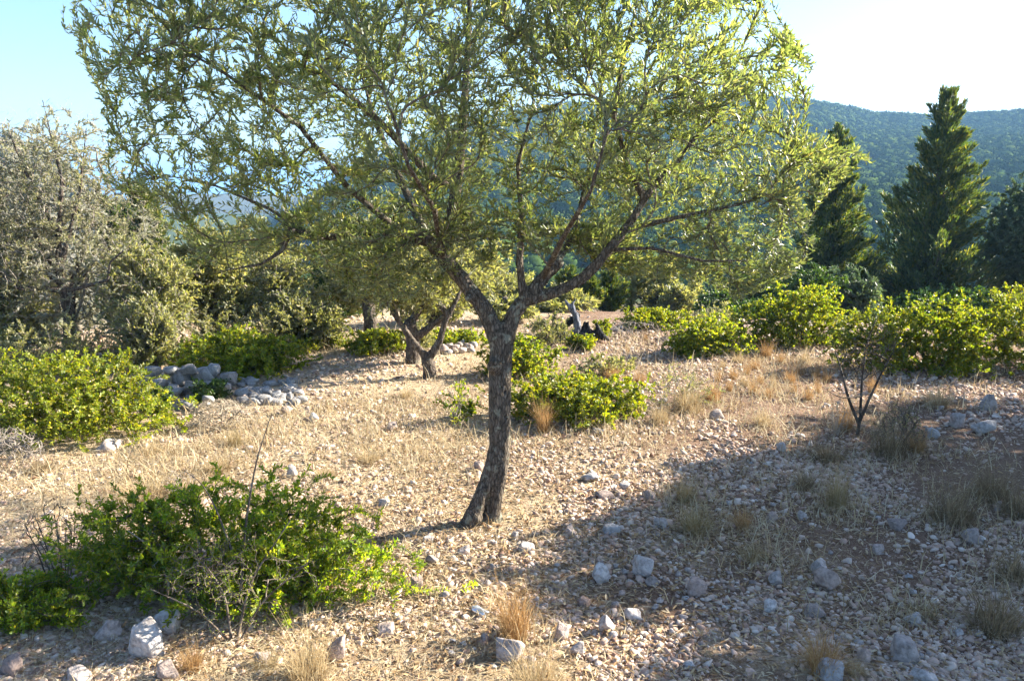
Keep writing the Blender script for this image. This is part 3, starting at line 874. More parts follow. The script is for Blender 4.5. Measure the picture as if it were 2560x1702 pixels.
poly = np.array([(150, 50), (225, 200), (262, 300), (245, 440), (330, 470), (440, 560), (430, 630), (560, 600), (700, 590), (840, 690), (930, 640), (1010, 600), (1110, 560), (1300, 545),
                 (1400, 620), (1490, 650), (1640, 660), (1720, 705), (1840, 650), (1910, 580), (1890, 510), (2010, 375), (1930, 330), (1850, 280), (1880, 150), (1780, 40),
                 (1760, -100), (1620, -200), (1300, -260), (900, -260), (520, -240), (260, -120)], float)
def inside(p, q):
    x, y = q[:, 0], q[:, 1]; r = np.zeros(len(q), bool); n = len(p)
    for i in range(n):
        x1, y1 = p[i]; x2, y2 = p[(i + 1) % n]
        c = ((y1 > y) != (y2 > y)) & (x < (x2 - x1) * (y - y1) / (y2 - y1 + 1e-9) + x1); r ^= c
    return r
def edge_dist(p, q):
    d = np.full(len(q), 1e9); n = len(p)
    for i in range(n):
        a, b = p[i], p[(i + 1) % n]; ab = b - a
        t = np.clip(((q - a) @ ab) / (ab @ ab), 0, 1); d = np.minimum(d, np.linalg.norm(q - a - t[:, None] * ab, axis=1))
    return d
def crown_targets(n, rng, p, dmax=1.55, soft=420):
    out = []
    while len(out) < n:
        q = rng.uniform(p.min(0), p.max(0), (n, 2)); q = q[inside(p, q)]
        e = np.clip(edge_dist(p, q) / soft, 0, 1)
        dep = dmax * np.sqrt(np.clip(1 - (1 - e) ** 2, .02, 1))
        lowr = (q[:, 1] > 380) & (q[:, 0] > 1230)
        # clumps and gaps
        s = rng.uniform(-1, 1, len(q)); s = np.sign(s) * np.abs(s) ** .6
        y = TY + .1 + s * dep * np.where(s < 0, .72, 1.1)
        y = np.where(lowr, TY + .3 + .45 * s * dep, y)
        g = noise3(np.stack([q[:, 0] / 95, q[:, 1] / 95, y * 2.2], -1))
        k = (rng.random(len(q)) < np.clip(.7 + 1.0 * g, .08, 1) * (.5 + .5 * sstep(250, 900, q[:, 0])))
        for (x_, v_), yy in zip(q[k], y[k]):
            w = D(x_, v_, TY + (yy - TY) * .35)      # keeps the outline as seen, the depth as a round crown
            w = w + np.array([0, (yy - TY) * .65, 0])
            out.append(w - base)
    return np.array(out[:n])
T = crown_targets(12500, rngO, poly)
G.grow(T, rngO, seg=.07, bend=.4, wob=.04, align=.45, dmin=.10, droop=-.05)
lowleaf = np.array([(640, 520), (760, 500), (950, 520), (1100, 500), (1280, 500), (1420, 520), (1560, 590), (1440, 660), (1330, 600), (1240, 590), (1130, 600), (1040, 650), (960, 690), (860, 700), (720, 620)], float)
G.grow(crown_targets(900, rngO, lowleaf, dmax=.75, soft=120), rngO, seg=.06, bend=.5, wob=.06, dmin=.075)
low = np.array([(560, 560), (700, 470), (900, 470), (1100, 520), (1300, 480), (1420, 520), (1560, 600), (1300, 640), (1210, 600), (1120, 650), (1010, 640), (850, 650), (620, 650)], float)
G.grow(crown_targets(260, rngO, low, dmax=.8, soft=150), rngO, seg=.06, wob=.16, droop=.15, leafy=False)
G.radii(tip=.0009, pw=2.55, rmax=.016)
V, F = G.tubes(5); nb = G.limb[:G.n]
mesh('branches', V, F, M['twig'], olive, smooth=True)
# limbs too thin for the fused trunk
tl = []
for pl, rad in thin:
    tl.append((pl, rad))
blend_body('limbs', tl, .006, M['bark'], olive, rough=.02)
V, F = paired_leaves(G, rngO, .24, .0215, (.030, .047), (.0072, .0106), ang=42, up=.45, drop=.12)
mesh('crown', V, F, M['olive_leaf'], olive)
print('olive nodes', G.n, 'leaves', len(F) // 2)
# ------------------------------------------------------------------ other trees
def GZ(x, y): return np.array([x, y, float(height(x, y))])
def at_depth(u, y, v=300):
    d = ray(u, v); return GZ(d[0] / d[1] * y, y)
def crown_px(loc, u0, u1, v0, v1, y, dep=.8):
    """crown centre offset and radii from its extent at distance y"""
    a, b = PD(u0, (v0 + v1) / 2, y), PD(u1, (v0 + v1) / 2, y)
    t, q = PD((u0 + u1) / 2, v0, y), PD((u0 + u1) / 2, v1, y)
    c = np.array([(a[0] + b[0]) / 2, y, (t[2] + q[2]) / 2]) - loc
    rx, rz = (b[0] - a[0]) / 2, (t[2] - q[2]) / 2
    return c, np.array([rx, rx * dep, rz])

def local(loc, pts): return [PD(u, v, y) - loc for u, v, y in pts]

# second olive, two-pronged
b2 = P(427.5, 377)
y2 = b2[1]
c = crown_px(b2, 335, 490, 205, 318, y2 + .2, .9)
make_tree('olive_tree', b2, 'smaller olive tree with a low two-pronged trunk behind and left of the big olive', 'tree', c, np.random.default_rng(21), ntw=1178,
          mat='grey_olive_leaf', trunk_h=.17, trunk_r=.068, limbs=0, bare=160, L=(.05, .075), W=(.013, .019), span=.3, step=.026, nl=10, skip=.05,
          extra_limbs=[(local(b2, [(427, 358, y2), (412, 340, y2), (396, 316, y2), (383, 292, y2), (370, 262, y2 + .1)]), [.042, .034, .029, .023, .014]),
                       (local(b2, [(429, 358, y2), (440, 340, y2), (445, 320, y2), (455, 303, y2), (470, 270, y2 + .2)]), [.045, .037, .033, .026, .014]),
                       (local(b2, [(383, 292, y2), (395, 270, y2 + .3), (410, 240, y2 + .4)]), [.03, .024, .014]),
                       (local(b2, [(446, 312, y2), (425, 285, y2 + .3), (415, 250, y2 + .4)]), [.034, .024, .014])])
b3 = P(411, 362)
y3 = b3[1]
make_tree('olive_tree', b3, 'olive tree with a straight dark trunk half hidden behind the two-pronged olive', 'tree', crown_px(b3, 370, 520, 225, 318, y3 + .3, .9), np.random.default_rng(22), ntw=988,
          trunk_h=.42, trunk_r=.075, limbs=3, bare=120, L=(.055, .08), W=(.014, .021), span=.3, step=.028, skip=.08, extra_limbs=[(local(b3, [(412, 340, y3), (428, 328, y3), (448, 312, y3)]), [.05, .042, .03])])
b4 = P(369, 343)
make_tree('olive_tree', b4, 'farther olive tree on a short straight trunk left of the two-pronged olive', 'tree', crown_px(b4, 318, 410, 232, 318, b4[1] + .3, .9), np.random.default_rng(23), ntw=912,
          trunk_h=.55, trunk_r=.085, limbs=4, bare=120, L=(.06, .085), W=(.016, .023), span=.32, step=.03, skip=.1)

# half bare tree on the left
yl = 8.5
bl = at_depth(62, yl)
make_tree('bare_tree', bl, 'tall half-bare grey twiggy tree on the left against the sky', 'tree', crown_px(bl, -75, 165, 100, 372, yl + .3, .75), np.random.default_rng(31), ntw=4300,
          mat='silver_leaf', twig='grey_twig', trunk_h=.75, trunk_r=.065, limbs=6, bare=8000, L=(.035, .055), W=(.012, .017), span=.26, step=.024, skip=.1, nl=24, sz=(.36, .52),
          tip=.0012, up=.2, wob=.08, shell=.15, lean=(.1, 0), k=3,
          extra_limbs=[(local(bl, [(66, 305, yl), (58, 250, yl), (62, 180, yl), (42, 98, yl + .1)]), [.05, .035, .022, .008]),
                       (local(bl, [(62, 262, yl), (80, 190, yl), (88, 112, yl)]), [.03, .02, .006]),
                       (local(bl, [(60, 240, yl), (25, 170, yl), (6, 125, yl)]), [.03, .02, .006]),
                       (local(bl, [(70, 290, yl - .2), (108, 280, yl - .5), (110, 262, yl - .5), (135, 240, yl - .4)]), [.028, .02, .016, .008])])
def olive_px(u0, u1, v0, v1, y, label, seed, mat='grey_olive_leaf', ntw=988, twig='twig', **kw):
    loc = at_depth((u0 + u1) / 2, y)
    kw.setdefault('L', (.006 * y, .0085 * y)); kw.setdefault('W', (.0018 * y, .0027 * y))
    c = crown_px(loc, u0, u1, v0, v1, y, kw.pop('dep', .8))
    return make_tree(kw.pop('name', 'wild_olive'), loc, label, 'tree', c, np.random.default_rng(seed), ntw=ntw, mat=mat, twig=twig, trunk_h=max(.3, (c[0][2] - c[1][2]) + .2), trunk_r=.07,
                     span=.34, step=.034, tip=.0028, k=3, **kw)
olive_px(95, 196, 232, 372, 8.3, 'green-grey wild olive spreading at the right foot of the half-bare tree', 32, bare=400, twig='grey_twig', ntw=1520)
olive_px(-40, 60, 250, 385, 8.6, 'dense low wild olive at the left edge under the half-bare tree', 33, bare=300, twig='grey_twig')
olive_px(165, 262, 214, 356, 9.0, 'broad olive-green wild olive behind the stone heap', 34, bare=250, ntw=1444)
olive_px(240, 330, 238, 352, 9.3, 'twiggy brownish wild olive left of the farther olive trunk', 35, bare=500, ntw=1064, twig='grey_twig')
olive_px(205, 300, 208, 330, 12.5, 'pale wild olive further back behind the broad one', 36, ntw=874)
olive_px(300, 372, 250, 338, 11.5, 'small dark wild olive in the gap beside the farther olive', 37, mat='dark_leaf', ntw=798)
olive_px(455, 560, 262, 345, 13.5, 'yellowish wild olive seen through the fork of the big olive', 38, ntw=1178)
olive_px(520, 600, 285, 342, 12.6, 'low grey wild olive just left of the burnt stump', 39, ntw=798, bare=150, twig='grey_twig')
olive_px(615, 712, 258, 330, 15.5, 'hazy grey-green olive right of the small dark conifers', 41, ntw=1064)
olive_px(655, 700, 284, 330, 13.6, 'slim pale olive bush before the hazy grey-green olive', 42, ntw=608)
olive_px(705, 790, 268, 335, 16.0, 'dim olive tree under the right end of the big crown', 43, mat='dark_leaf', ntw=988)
olive_px(806, 882, 262, 335, 13.2, 'round blue-grey bush between the two tall cypresses', 44, mat='blue_leaf', ntw=1064, name='wild_olive')
olive_px(978, 1085, 160, 330, 16.5, 'broad-leaved blue-green oak at the right edge beside the tall cypress', 45, mat='blue_leaf', ntw=2280, name='oak_tree', L=(.07, .11), W=(.04, .06), kind='oval')
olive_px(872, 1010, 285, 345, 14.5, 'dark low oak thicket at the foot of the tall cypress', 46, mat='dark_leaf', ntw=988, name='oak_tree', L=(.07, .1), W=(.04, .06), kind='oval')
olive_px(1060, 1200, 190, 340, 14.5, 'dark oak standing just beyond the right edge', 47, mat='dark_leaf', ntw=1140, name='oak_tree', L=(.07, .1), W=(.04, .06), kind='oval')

olive_px(262, 345, 285, 360, 9.0, 'low tangled wild olive thicket closing the far left of the clearing', 61, bare=400, ntw=900, twig='grey_twig')
olive_px(110, 180, 290, 385, 7.9, 'low shaded wild olive thicket behind the bright left mastic', 62, bare=300, ntw=800, twig='grey_twig')
olive_px(395, 470, 262, 345, 10.6, 'grey-green wild olive behind the two forked olives', 63, ntw=900)
olive_px(470, 540, 290, 345, 10.8, 'low wild olive seen just left of the big trunk fork', 64, ntw=700)
olive_px(-60, 40, 180, 330, 11.5, 'grey wild olive at the left edge behind the half-bare tree', 65, ntw=1100, bare=700, twig='grey_twig')
olive_px(300, 400, 208, 330, 12.0, 'wild olive filling the gap left of the farther olive crown', 66, ntw=900)
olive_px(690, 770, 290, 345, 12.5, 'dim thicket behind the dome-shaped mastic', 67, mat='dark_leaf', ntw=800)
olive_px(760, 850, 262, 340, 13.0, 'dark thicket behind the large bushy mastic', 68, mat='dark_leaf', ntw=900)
def cyp(u, vt, y, wpx, label, seed, **kw):
    loc = at_depth(u, y)
    h = PD(u, vt, y)[2] - loc[2]
    return make_cypress('cypress', loc, label, h, wpx / 2 / FPX * y * 1.04, seed, **kw)
cyp(928, 80, 16.5, 140, 'tallest cypress, ragged dark cone against the hill at right', 51, n=270, per=200, prof=1.0)
cyp(826, 122, 17.5, 124, 'dark cypress half hidden by the right side of the big olive crown', 52, n=270, per=180)
cyp(150, 190, 14.5, 62, 'dense yellow-green cypress behind the half-bare tree', 53, n=150, per=180, prof=.45)
cyp(121, 196, 15.2, 40, 'narrow dark cypress just left of the yellow-green one', 54, n=200, per=90, prof=.5)
cyp(588, 276, 13.6, 30, 'small dark cypress directly behind the burnt stump', 55, n=120, per=80, prof=.6, leaf=.8)
cyp(609, 272, 14.4, 36, 'small bluish cypress right of the burnt stump', 56, n=140, per=80, prof=.6, leaf=.8)
cyp(568, 268, 15.2, 40, 'small cypress dimly seen left behind the burnt stump', 57, n=140, per=80, prof=.6, leaf=.8)

# trees beyond the right edge whose shade lies over the gravel
for q, (x, y, cz, r, lab) in enumerate(SHADERS):
    loc = GZ(x, y)
    make_tree('olive_tree', loc, lab, 'tree', ((0, 0, cz), (r, r, r * .72)), np.random.default_rng(60 + q), ntw=2200, mat='olive_leaf', trunk_h=cz - r * .55, trunk_r=.12, limbs=5,
              L=(.08, .12), W=(.03, .042), span=.5, step=.03, nl=12, tip=.003, k=3)

# ------------------------------------------------------------------ shrubs
def shrub(u0, u1, vb, vt, label, mat, seed, cat='shrub', name='mastic_shrub', **kw):
    y = P((u0 + u1) / 2, vb)[1]
    kw.setdefault('L', (.014 + .0018 * y, .02 + .0028 * y)); kw.setdefault('W', (.006 + .0011 * y, .009 + .0016 * y))
    return shrub_px(name, u0, u1, vb, vt, label, cat, mat, seed, **kw)
# the near mastic in three leaning masses that make one bush
shrub(60, 412, 640, 480, 'near mastic bush filling the lower left, fresh green with yellow-green right end', 'fresh_leaf', 101, ntw=2300, nl=15, depth=.55, L=(.021, .033), W=(.0075, .011), span=.12, step=.009,
      sz=(.26, .42), shell=.35, stemn=12, ang=62, drop=.05, tip=.0012)
shrub(-70, 92, 650, 574, 'low green mastic at the left edge below the near mastic bush', 'fresh_leaf', 102, ntw=798, nl=6, depth=.6, L=(.02, .03), W=(.008, .011), step=.01, drop=.05)
shrub(-65, 166, 457, 336, 'bright yellow-green mastic at the left edge', 'lime_leaf', 103, ntw=2185, nl=14, sz=(.28, .45), depth=.7, step=.012)
shrub(150, 183, 428, 400, 'small mastic sprout at the right foot of the bright left mastic', 'lime_leaf', 104, ntw=105, nl=3)
shrub(170, 306, 384, 326, 'rounded deep green mastic above the tumbled stone heap', 'mastic_leaf', 105, ntw=1615, nl=11, depth=.8, step=.013)
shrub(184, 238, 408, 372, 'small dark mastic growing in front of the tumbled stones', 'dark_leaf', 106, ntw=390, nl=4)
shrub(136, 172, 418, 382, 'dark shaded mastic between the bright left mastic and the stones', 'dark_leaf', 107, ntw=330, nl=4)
shrub(283, 327, 356, 338, 'flat yellow-green mastic at the far left corner of the clearing', 'lime_leaf', 108, ntw=285, nl=5)
shrub(322, 350, 350, 334, 'low mastic between the flat mastic and the farther olive trunk', 'lime_leaf', 109, ntw=180, nl=4)
shrub(344, 410, 357, 324, 'yellow-green mastic at the foot of the farther olive', 'lime_leaf', 110, ntw=798, nl=8)
shrub(420, 484, 348, 326, 'low dull mastic behind the forked trunks in the clearing', 'mastic_leaf', 111, ntw=390, nl=6)
shrub(476, 562, 382, 334, 'loose mastic straight behind the big olive trunk', 'mastic_leaf', 112, ntw=988, nl=9, skip=.1)
shrub(500, 656, 431, 368, 'wide low lime-green mastic right of the big olive trunk', 'lime_leaf', 113, ntw=1710, nl=12, depth=.6, step=.012)
shrub(560, 602, 353, 331, 'little round mastic in front of the burnt stump', 'mastic_leaf', 114, ntw=255, nl=4)
shrub(586, 616, 340, 316, 'small yellow mastic just behind the burnt stump', 'lime_leaf', 115, ntw=225, nl=4)
shrub(662, 742, 359, 312, 'dome-shaped olive-green mastic at the end of the stony clearing', 'mastic_leaf', 116, ntw=1178, nl=8, sz=(.45, .65))
shrub(738, 850, 354, 280, 'large bushy green mastic behind the field of dry tufts', 'mastic_leaf', 117, ntw=1615, nl=10)
shrub(620, 690, 332, 304, 'yellow-tipped bushes at the back of the clearing right of the stump', 'lime_leaf', 118, ntw=798, nl=8)
shrub(826, 912, 376, 298, 'yellowing open mastic behind the little thorn tree', 'lime_leaf', 119, ntw=1064, nl=11, sz=(.25, .4), skip=.08)
shrub(880, 994, 381, 286, 'broad olive-green mastic right of the yellowing one', 'mastic_leaf', 120, ntw=1710, nl=11)
shrub(958, 1116, 380, 274, 'tall sunlit mastic running out of the right edge', 'lime_leaf', 121, ntw=1900, nl=11)
shrub(648, 722, 412, 358, 'spindly grey-green shrub between the lime mastic and the dry tufts', 'grey_olive_leaf', 122, name='spindly_shrub', ntw=255, nl=8, sz=(.3, .5), skip=.3, twig='grey_twig', L=(.02, .03), W=(.006, .009), drop=.3)
shrub(430, 482, 428, 372, 'thin leafless shoots with a few leaves left of the big trunk', 'mastic_leaf', 123, name='spindly_shrub', ntw=105, nl=8, sz=(.25, .45), skip=.45, twig='pale_twig', drop=.3)
shrub(455, 480, 420, 398, 'small green sprouting bush tucked against the left of the big trunk', 'mastic_leaf', 124, ntw=135, nl=3)
shrub(575, 640, 380, 352, 'brownish low scrub behind the wide lime mastic', 'grey_olive_leaf', 125, name='dry_scrub', ntw=225, nl=5, twig='pale_twig', skip=.2)

for q, (a_, b_, vb_, vt_, lab) in enumerate([(-20, 60, 384, 318, 'low grey-green scrub under the half-bare tree at the left edge'), (40, 118, 380, 312, 'low grey-green scrub round the trunk of the half-bare tree'),
        (182, 250, 362, 300, 'grey twiggy scrub right behind the deep green mastic'), (235, 300, 360, 296, 'brownish twiggy scrub between deep green and flat mastics'), (300, 352, 352, 296, 'pale scrub behind the flat yellow-green mastic'),
        (398, 440, 352, 312, 'grey scrub behind the straight-trunked olive'), (520, 575, 348, 306, 'pale grey scrub left of the burnt stump'), (690, 745, 342, 296, 'grey scrub behind the dome-shaped mastic')]):
    shrub(a_, b_, vb_, vt_, lab, 'grey_olive_leaf', 140 + q, name='scrub_bush', ntw=420, nl=8, twig='grey_twig', skip=.12, L=(.03, .045), W=(.009, .014), step=.016)

def thorn(name, pts_list, base, label, cat, seed, center, radii, ntw, mat, twig='twig', leaf=(.014, .022), lw=(.006, .009), skip=.0, bare=0, step=.03, span=.2, tip=.001, wob=.16, droop=0.0):
    rng = np.random.default_rng(seed)
    root = empty(name, base, label, cat)
    G = Skeleton(ntw * 16 + bare * 16 + 2500)
    for pl, rad, fr in pts_list: G.limbs([(pl, rad, fr)], seg=.04)
    Lm = lumps(rng, center, radii, 8, (.35, .6), low=.3)
    if ntw: G.grow(lump_targets(rng, Lm, ntw, .2, zmin=.03), rng, seg=.035, wob=wob, droop=droop)
    if bare: G.grow(lump_targets(rng, Lm, bare, .4, zmin=.03), rng, seg=.035, wob=wob, leafy=False)
    G.radii(tip=tip, rmax=.01)
    V, F = G.tubes(5, limbs=True); mesh('stems', V, F, M[twig], root, smooth=True)
    if not G.twigs: return root
    V, F = paired_leaves(G, rng, span, step, leaf, lw, ang=60, up=.1, skip=skip, drop=.25, kind='oval'); mesh('foliage', V, F, M[mat], root)
    return root
# little thorn tree on the right
bt = P(857, 436)
yt = bt[1]
T_ = lambda *q: local(bt, [(u, v, yt + d) for u, v, d in q])
thorn('thorn_tree', [(T_((857, 440, 0), (859, 426, 0), (860, 416, 0)), [.017, .013, .011], 2),
                     (T_((859, 424, 0), (848, 398, 0), (842, 372, .05), (835, 350, .1)), [.014, .011, .008, .003], .2),
                     (T_((860, 420, 0), (872, 392, -.02), (885, 366, -.05), (893, 352, -.08)), [.013, .009, .006, .003], .2),
                     (T_((860, 418, 0), (862, 380, .05), (866, 345, .08), (876, 318, .1)), [.012, .009, .006, .003], .2),
                     (T_((860, 396, 0), (840, 398, -.1), (825, 388, -.15)), [.007, .004, .002], .2)],
      bt, 'little thorn tree with a dark forked stem and yellow leaves at the shade edge', 'tree', 71, T_((858, 362, .05))[0], np.array([.36, .3, .36]), 45, 'yellow_leaf', bare=380, skip=.35, twig='dark_twig', tip=.0014)
# thorny shrub inside the near mastic, with a tall shoot and pale dead branches
b5 = P(236, 640)
y5 = b5[1]
T5 = lambda *q: local(b5, [(u, v, y5 + d) for u, v, d in q])
thorn('thorn_bush', [(T5((232, 642, 0), (225, 590, .05), (190, 545, .05)), [.007, .005, .002], .1), (T5((236, 642, 0), (250, 580, .05), (290, 520, .1)), [.007, .005, .002], .1),
                     (T5((240, 640, 0), (262, 600, 0), (310, 560, -.1)), [.006, .004, .002], .1), (T5((228, 640, 0), (200, 610, -.05), (150, 588, -.1)), [.006, .004, .002], .1),
                     (T5((240, 600, .1), (246, 520, .3), (256, 460, .35), (272, 412, .4)), [.008, .006, .004, .0015], .3),
                     (T5((236, 560, .1), (215, 505, .3), (200, 478, .3), (184, 470, .3)), [.005, .004, .002, .001], .3)],
      b5, 'tangled brown thorn bush in front of the near mastic with one tall bare shoot', 'bush', 72, T5((245, 582, .0))[0], np.array([.42, .26, .27]), 420, 'fresh_leaf', bare=140, skip=.05, leaf=(.010, .015), lw=(.004, .006), wob=.25)
shrub(52, 74, 592, 568, 'little sprig of bright red leaves at the left of the near mastic bush', 'red_leaf', 74, name='red_sprig', cat='sprig', ntw=14, nl=2, span=.05, L=(.018, .026), W=(.007, .01))
b6 = P(172, 590)
T6 = lambda *q: local(b6, [(u, v, b6[1] + d) for u, v, d in q])
thorn('dead_branch', [(T6((186, 590, 0), (170, 565, -.08), (150, 545, -.12), (128, 530, -.1)), [.006, .005, .004, .002], .2), (T6((172, 566, -.08), (200, 574, -.12), (215, 570, -.14)), [.003, .002, .001], .2)],
      b6, 'bleached thorny dead branch leaning on the near mastic', 'branch', 73, T6((160, 560, -.1))[0], np.array([.13, .08, .1]), 0, 'yellow_leaf', twig='pale_twig', bare=26, tip=.0009, skip=.9)

def twiggy(u0, u1, vb, vt, label, seed, n, twig='grey_twig', name='dry_bush', tip=.0009, green=0):
    b = P((u0 + u1) / 2, vb); hx = (u1 - u0) / 2 / FPX * b[1] * 1.05; y = b[1] + hx * .6
    loc = GZ(b[0] * y / b[1], y); h = PD((u0 + u1) / 2, vt, y)[2] - loc[2]
    rng = np.random.default_rng(seed)
    root = empty(name, loc, label, 'bush')
    G = Skeleton(n * 14 + 600)
    for q in range(9):
        a = rng.uniform(0, 6.28); r0 = rng.uniform(0, .35)
        s = np.array([math.cos(a) * hx * r0, math.sin(a) * hx * .6 * r0, -.02])
        e = np.array([math.cos(a) * hx * .7, math.sin(a) * hx * .45, h * rng.uniform(.5, .8)])
        G.limbs([([s, s * .4 + e * .6 + np.array([0, 0, .1 * h]), e], [.004, .003, .0015], .1)], seg=.05)
    d = unit(rng.normal(0, 1, (n, 3)) + np.array([0, 0, .9])); d[:, 2] = np.abs(d[:, 2])
    t = d * np.array([hx, hx * .65, h]) * (.5 + .5 * rng.random((n, 1)) ** .5) + np.array([0, 0, .02])
    G.grow(t, rng, seg=.04, wob=.1)
    G.radii(tip=tip * (.7 + .12 * y), rmax=.005)
    V, F = G.tubes(3, limbs=True); mesh('stems', V, F, M[twig], root)
    if green:
        V, F = paired_leaves(G, rng, .1, .02, (.012, .02), (.004, .007), skip=1 - green, kind='quad'); mesh('foliage', V, F, M['grey_olive_leaf'], root)
    return root
twiggy(-40, 52, 476, 428, 'dead grey spiny bush at the left edge under the bright mastic', 81, 1000)
twiggy(186, 258, 434, 400, 'pale grey dry bush before the tumbled stones', 82, 1200, twig='pale_twig')
twiggy(20, 110, 592, 500, 'thin dark leafless bush left of the near mastic', 83, 260, twig='twig', green=.1)
twiggy(866, 926, 454, 402, 'dark olive-brown grassy bush right of the little thorn tree', 84, 700, twig='twig', green=.35)
twiggy(680, 738, 330, 308, 'bare pale brushwood above the dome-shaped mastic', 85, 420, twig='pale_twig')
twiggy(160, 210, 505, 470, 'grey dry stalks in the straw behind the near mastic', 86, 90)
twiggy(600, 668, 338, 321, 'heap of grey brushwood right of the burnt stump', 87, 300)
twiggy(820, 850, 438, 400, 'small dry bush left of the thorn tree stem', 88, 120, twig='pale_twig')

# the burnt stump with one bleached curved branch
b7 = P(577, 340)
y7 = b7[1]
T7 = lambda *q: local(b7, [(u, v, y7 + d) for u, v, d in q])
stump = empty('dead_stump', b7, 'burnt black dead stump with a bleached curved branch at the back of the clearing', 'stump')
blend_body('charred_logs', [(T7((553, 332, .1), (566, 324, .05), (578, 315, 0)), [.05, .06, .04]), (T7((560, 338, 0), (580, 338, 0), (592, 334, 0)), [.07, .09, .06]),
                            (T7((584, 338, .05), (584, 326, .05), (585, 321, .05)), [.05, .03, .015]), (T7((586, 338, 0), (589, 329, 0), (588, 320, 0)), [.05, .03, .008]),
                            (T7((610, 341, -.1), (602, 336, -.1), (597, 326, -.05), (596, 319, -.05)), [.03, .05, .03, .008]), (T7((583, 318, .05), (582, 300, .05)), [.012, .008])], .02, M['char'], stump, rough=.2)
blend_body('bleached_branch', [(T7((558, 343, -.15), (570, 338, -.12), (578, 327, -.1), (575, 313, -.1), (569, 306, -.1), (563, 296, -.05)), [.04, .05, .055, .04, .03, .008]),
                               (T7((575, 314, -.1), (572, 303, -.1), (576, 299, -.1)), [.03, .02, .008])], .016, M['dead_wood'], stump, rough=.15)
# ------------------------------------------------------------------ loose ground cover: gravel, litter, fine straw
def ground_points(rng, n, ymin=1.7, ymax=11.5, pw=1.5, side=.72, margin=1.9):
    u = rng.random(n); a = 1 - pw
    y = (ymin ** a + u * (ymax ** a - ymin ** a)) ** (1 / a)
    x = rng.uniform(-1, 1, n) * (side * y + margin)
    return x, y

def stony(x, y):
    d = .5 + .5 * sstep(-.9, .5, x - .22 * (y - 4))          # the right half is stonier
    d = np.maximum(d, sstep(4.3, 3.3, y) * .95)
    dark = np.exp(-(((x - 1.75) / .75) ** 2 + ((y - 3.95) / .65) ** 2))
    strawy = np.exp(-(((x + 1.2) / 1.5) ** 2 + ((y - 5.3) / 1.1) ** 2))
    return np.clip(d * (1 - .8 * dark) * (1 - .5 * strawy), .05, 1)

rg = np.random.default_rng(301)
rubble_shapes = [rock_verts(np.random.default_rng(900 + q), 2, 10, .0, (1, rg.uniform(.6, .95), rg.uniform(.38, .7))) for q in range(14)]
chip_shapes = [rock_verts(np.random.default_rng(950 + q), 1, 9, .0, (1, rg.uniform(.55, .95), rg.uniform(.3, .6))) for q in range(14)]
def gravel(n, smin, smax, shapes, pw, seed, thr=0.0):
    rng = np.random.default_rng(seed)
    x, y = ground_points(rng, n, pw=pw)
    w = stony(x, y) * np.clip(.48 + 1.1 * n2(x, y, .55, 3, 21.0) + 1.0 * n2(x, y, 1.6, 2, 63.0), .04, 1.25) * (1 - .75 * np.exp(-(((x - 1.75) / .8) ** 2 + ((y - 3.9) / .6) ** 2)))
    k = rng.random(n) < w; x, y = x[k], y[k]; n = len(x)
    s = smin * (smax / smin) ** (rng.random(n) ** 2.1) * (.66 + .10 * y)
    z = height(x, y)
    Vs, Fs, off = [], [], 0
    idx = rng.integers(0, len(shapes), n); a = rng.uniform(0, 6.28, n); tl = rng.normal(0, .25, (n, 2))
    for q, (v, f) in enumerate(shapes):
        m = idx == q; c = int(m.sum())
        if not c: continue
        W = rot_z(np.broadcast_to(v, (c,) + v.shape), a[m][:, None])
        W = W + np.stack([np.zeros(W.shape[:2]), np.zeros(W.shape[:2]), W[..., 0] * tl[m][:, :1] + W[..., 1] * tl[m][:, 1:]], -1)
        W = W * s[m][:, None, None] + np.stack([x[m], y[m], z[m] + s[m] * .18], -1)[:, None]
        Vs.append(W.reshape(-1, 3)); Fs.append((np.arange(c)[:, None, None] * len(v) + off + f[None]).reshape(-1, 3)); off += c * len(v)
    return np.vstack(Vs), np.vstack(Fs)
chunk_shapes = [rock_verts(np.random.default_rng(980 + q), 1, 12, .0, (1, rg.uniform(.6, .95), rg.uniform(.45, .8))) for q in range(16)]
V0, F0 = gravel(145000, .009, .026, chunk_shapes, 1.5, 313)
V1, F1 = gravel(260000, .0045, .013, chip_shapes, 1.45, 311)
V2, F2 = gravel(23000, .014, .030, rubble_shapes, 1.4, 312)
V2 = np.vstack([V0, V2]); F2 = np.vstack([F0, F2 + len(V0)])
tag(mesh('gravel', np.vstack([V1, V2]), np.vstack([F1, F2 + len(V1)]), M['gravel']), 'pale and reddish limestone gravel strewn over the whole clearing', 'gravel', kind='stuff')

def litter(n, seed, L, W, pw, wfun, kind, flat=.35, lift=.008):
    rng = np.random.default_rng(seed)
    x, y = ground_points(rng, n, pw=pw)
    k = rng.random(n) < wfun(x, y); x, y = x[k], y[k]; n = len(x)
    p = np.stack([x, y, height(x, y) + rng.uniform(.001, lift, n) + .006], -1)
    th = rng.uniform(0, 6.28, n)
    ax = np.stack([np.cos(th), np.sin(th), rng.normal(0, flat * .5, n)], -1)
    nr = np.stack([rng.normal(0, flat, n), rng.normal(0, flat, n), np.ones(n)], -1)
    return leaf_arrays(p, ax, nr, rng.uniform(*L, n) * (.75 + .06 * y), rng.uniform(*W, n) * (.7 + .1 * y), kind, .25)
leafy = lambda x, y: np.clip(.12 + 1.0 * np.exp(-(((x + .1) / 1.7) ** 2 + ((y - 4.3) / 1.6) ** 2)) + .3 * n2(x, y, .6, 2, 33), 0, 1)
strawf = lambda x, y: np.clip(.2 + .8 * sstep(1.2, -1.2, x - .15 * (y - 4)) + .45 * n2(x, y, .8, 3, 44), 0.02, 1)
V, F = litter(80000, 321, (.025, .05), (.007, .012), 1.5, leafy, 'lance', .4, .014)
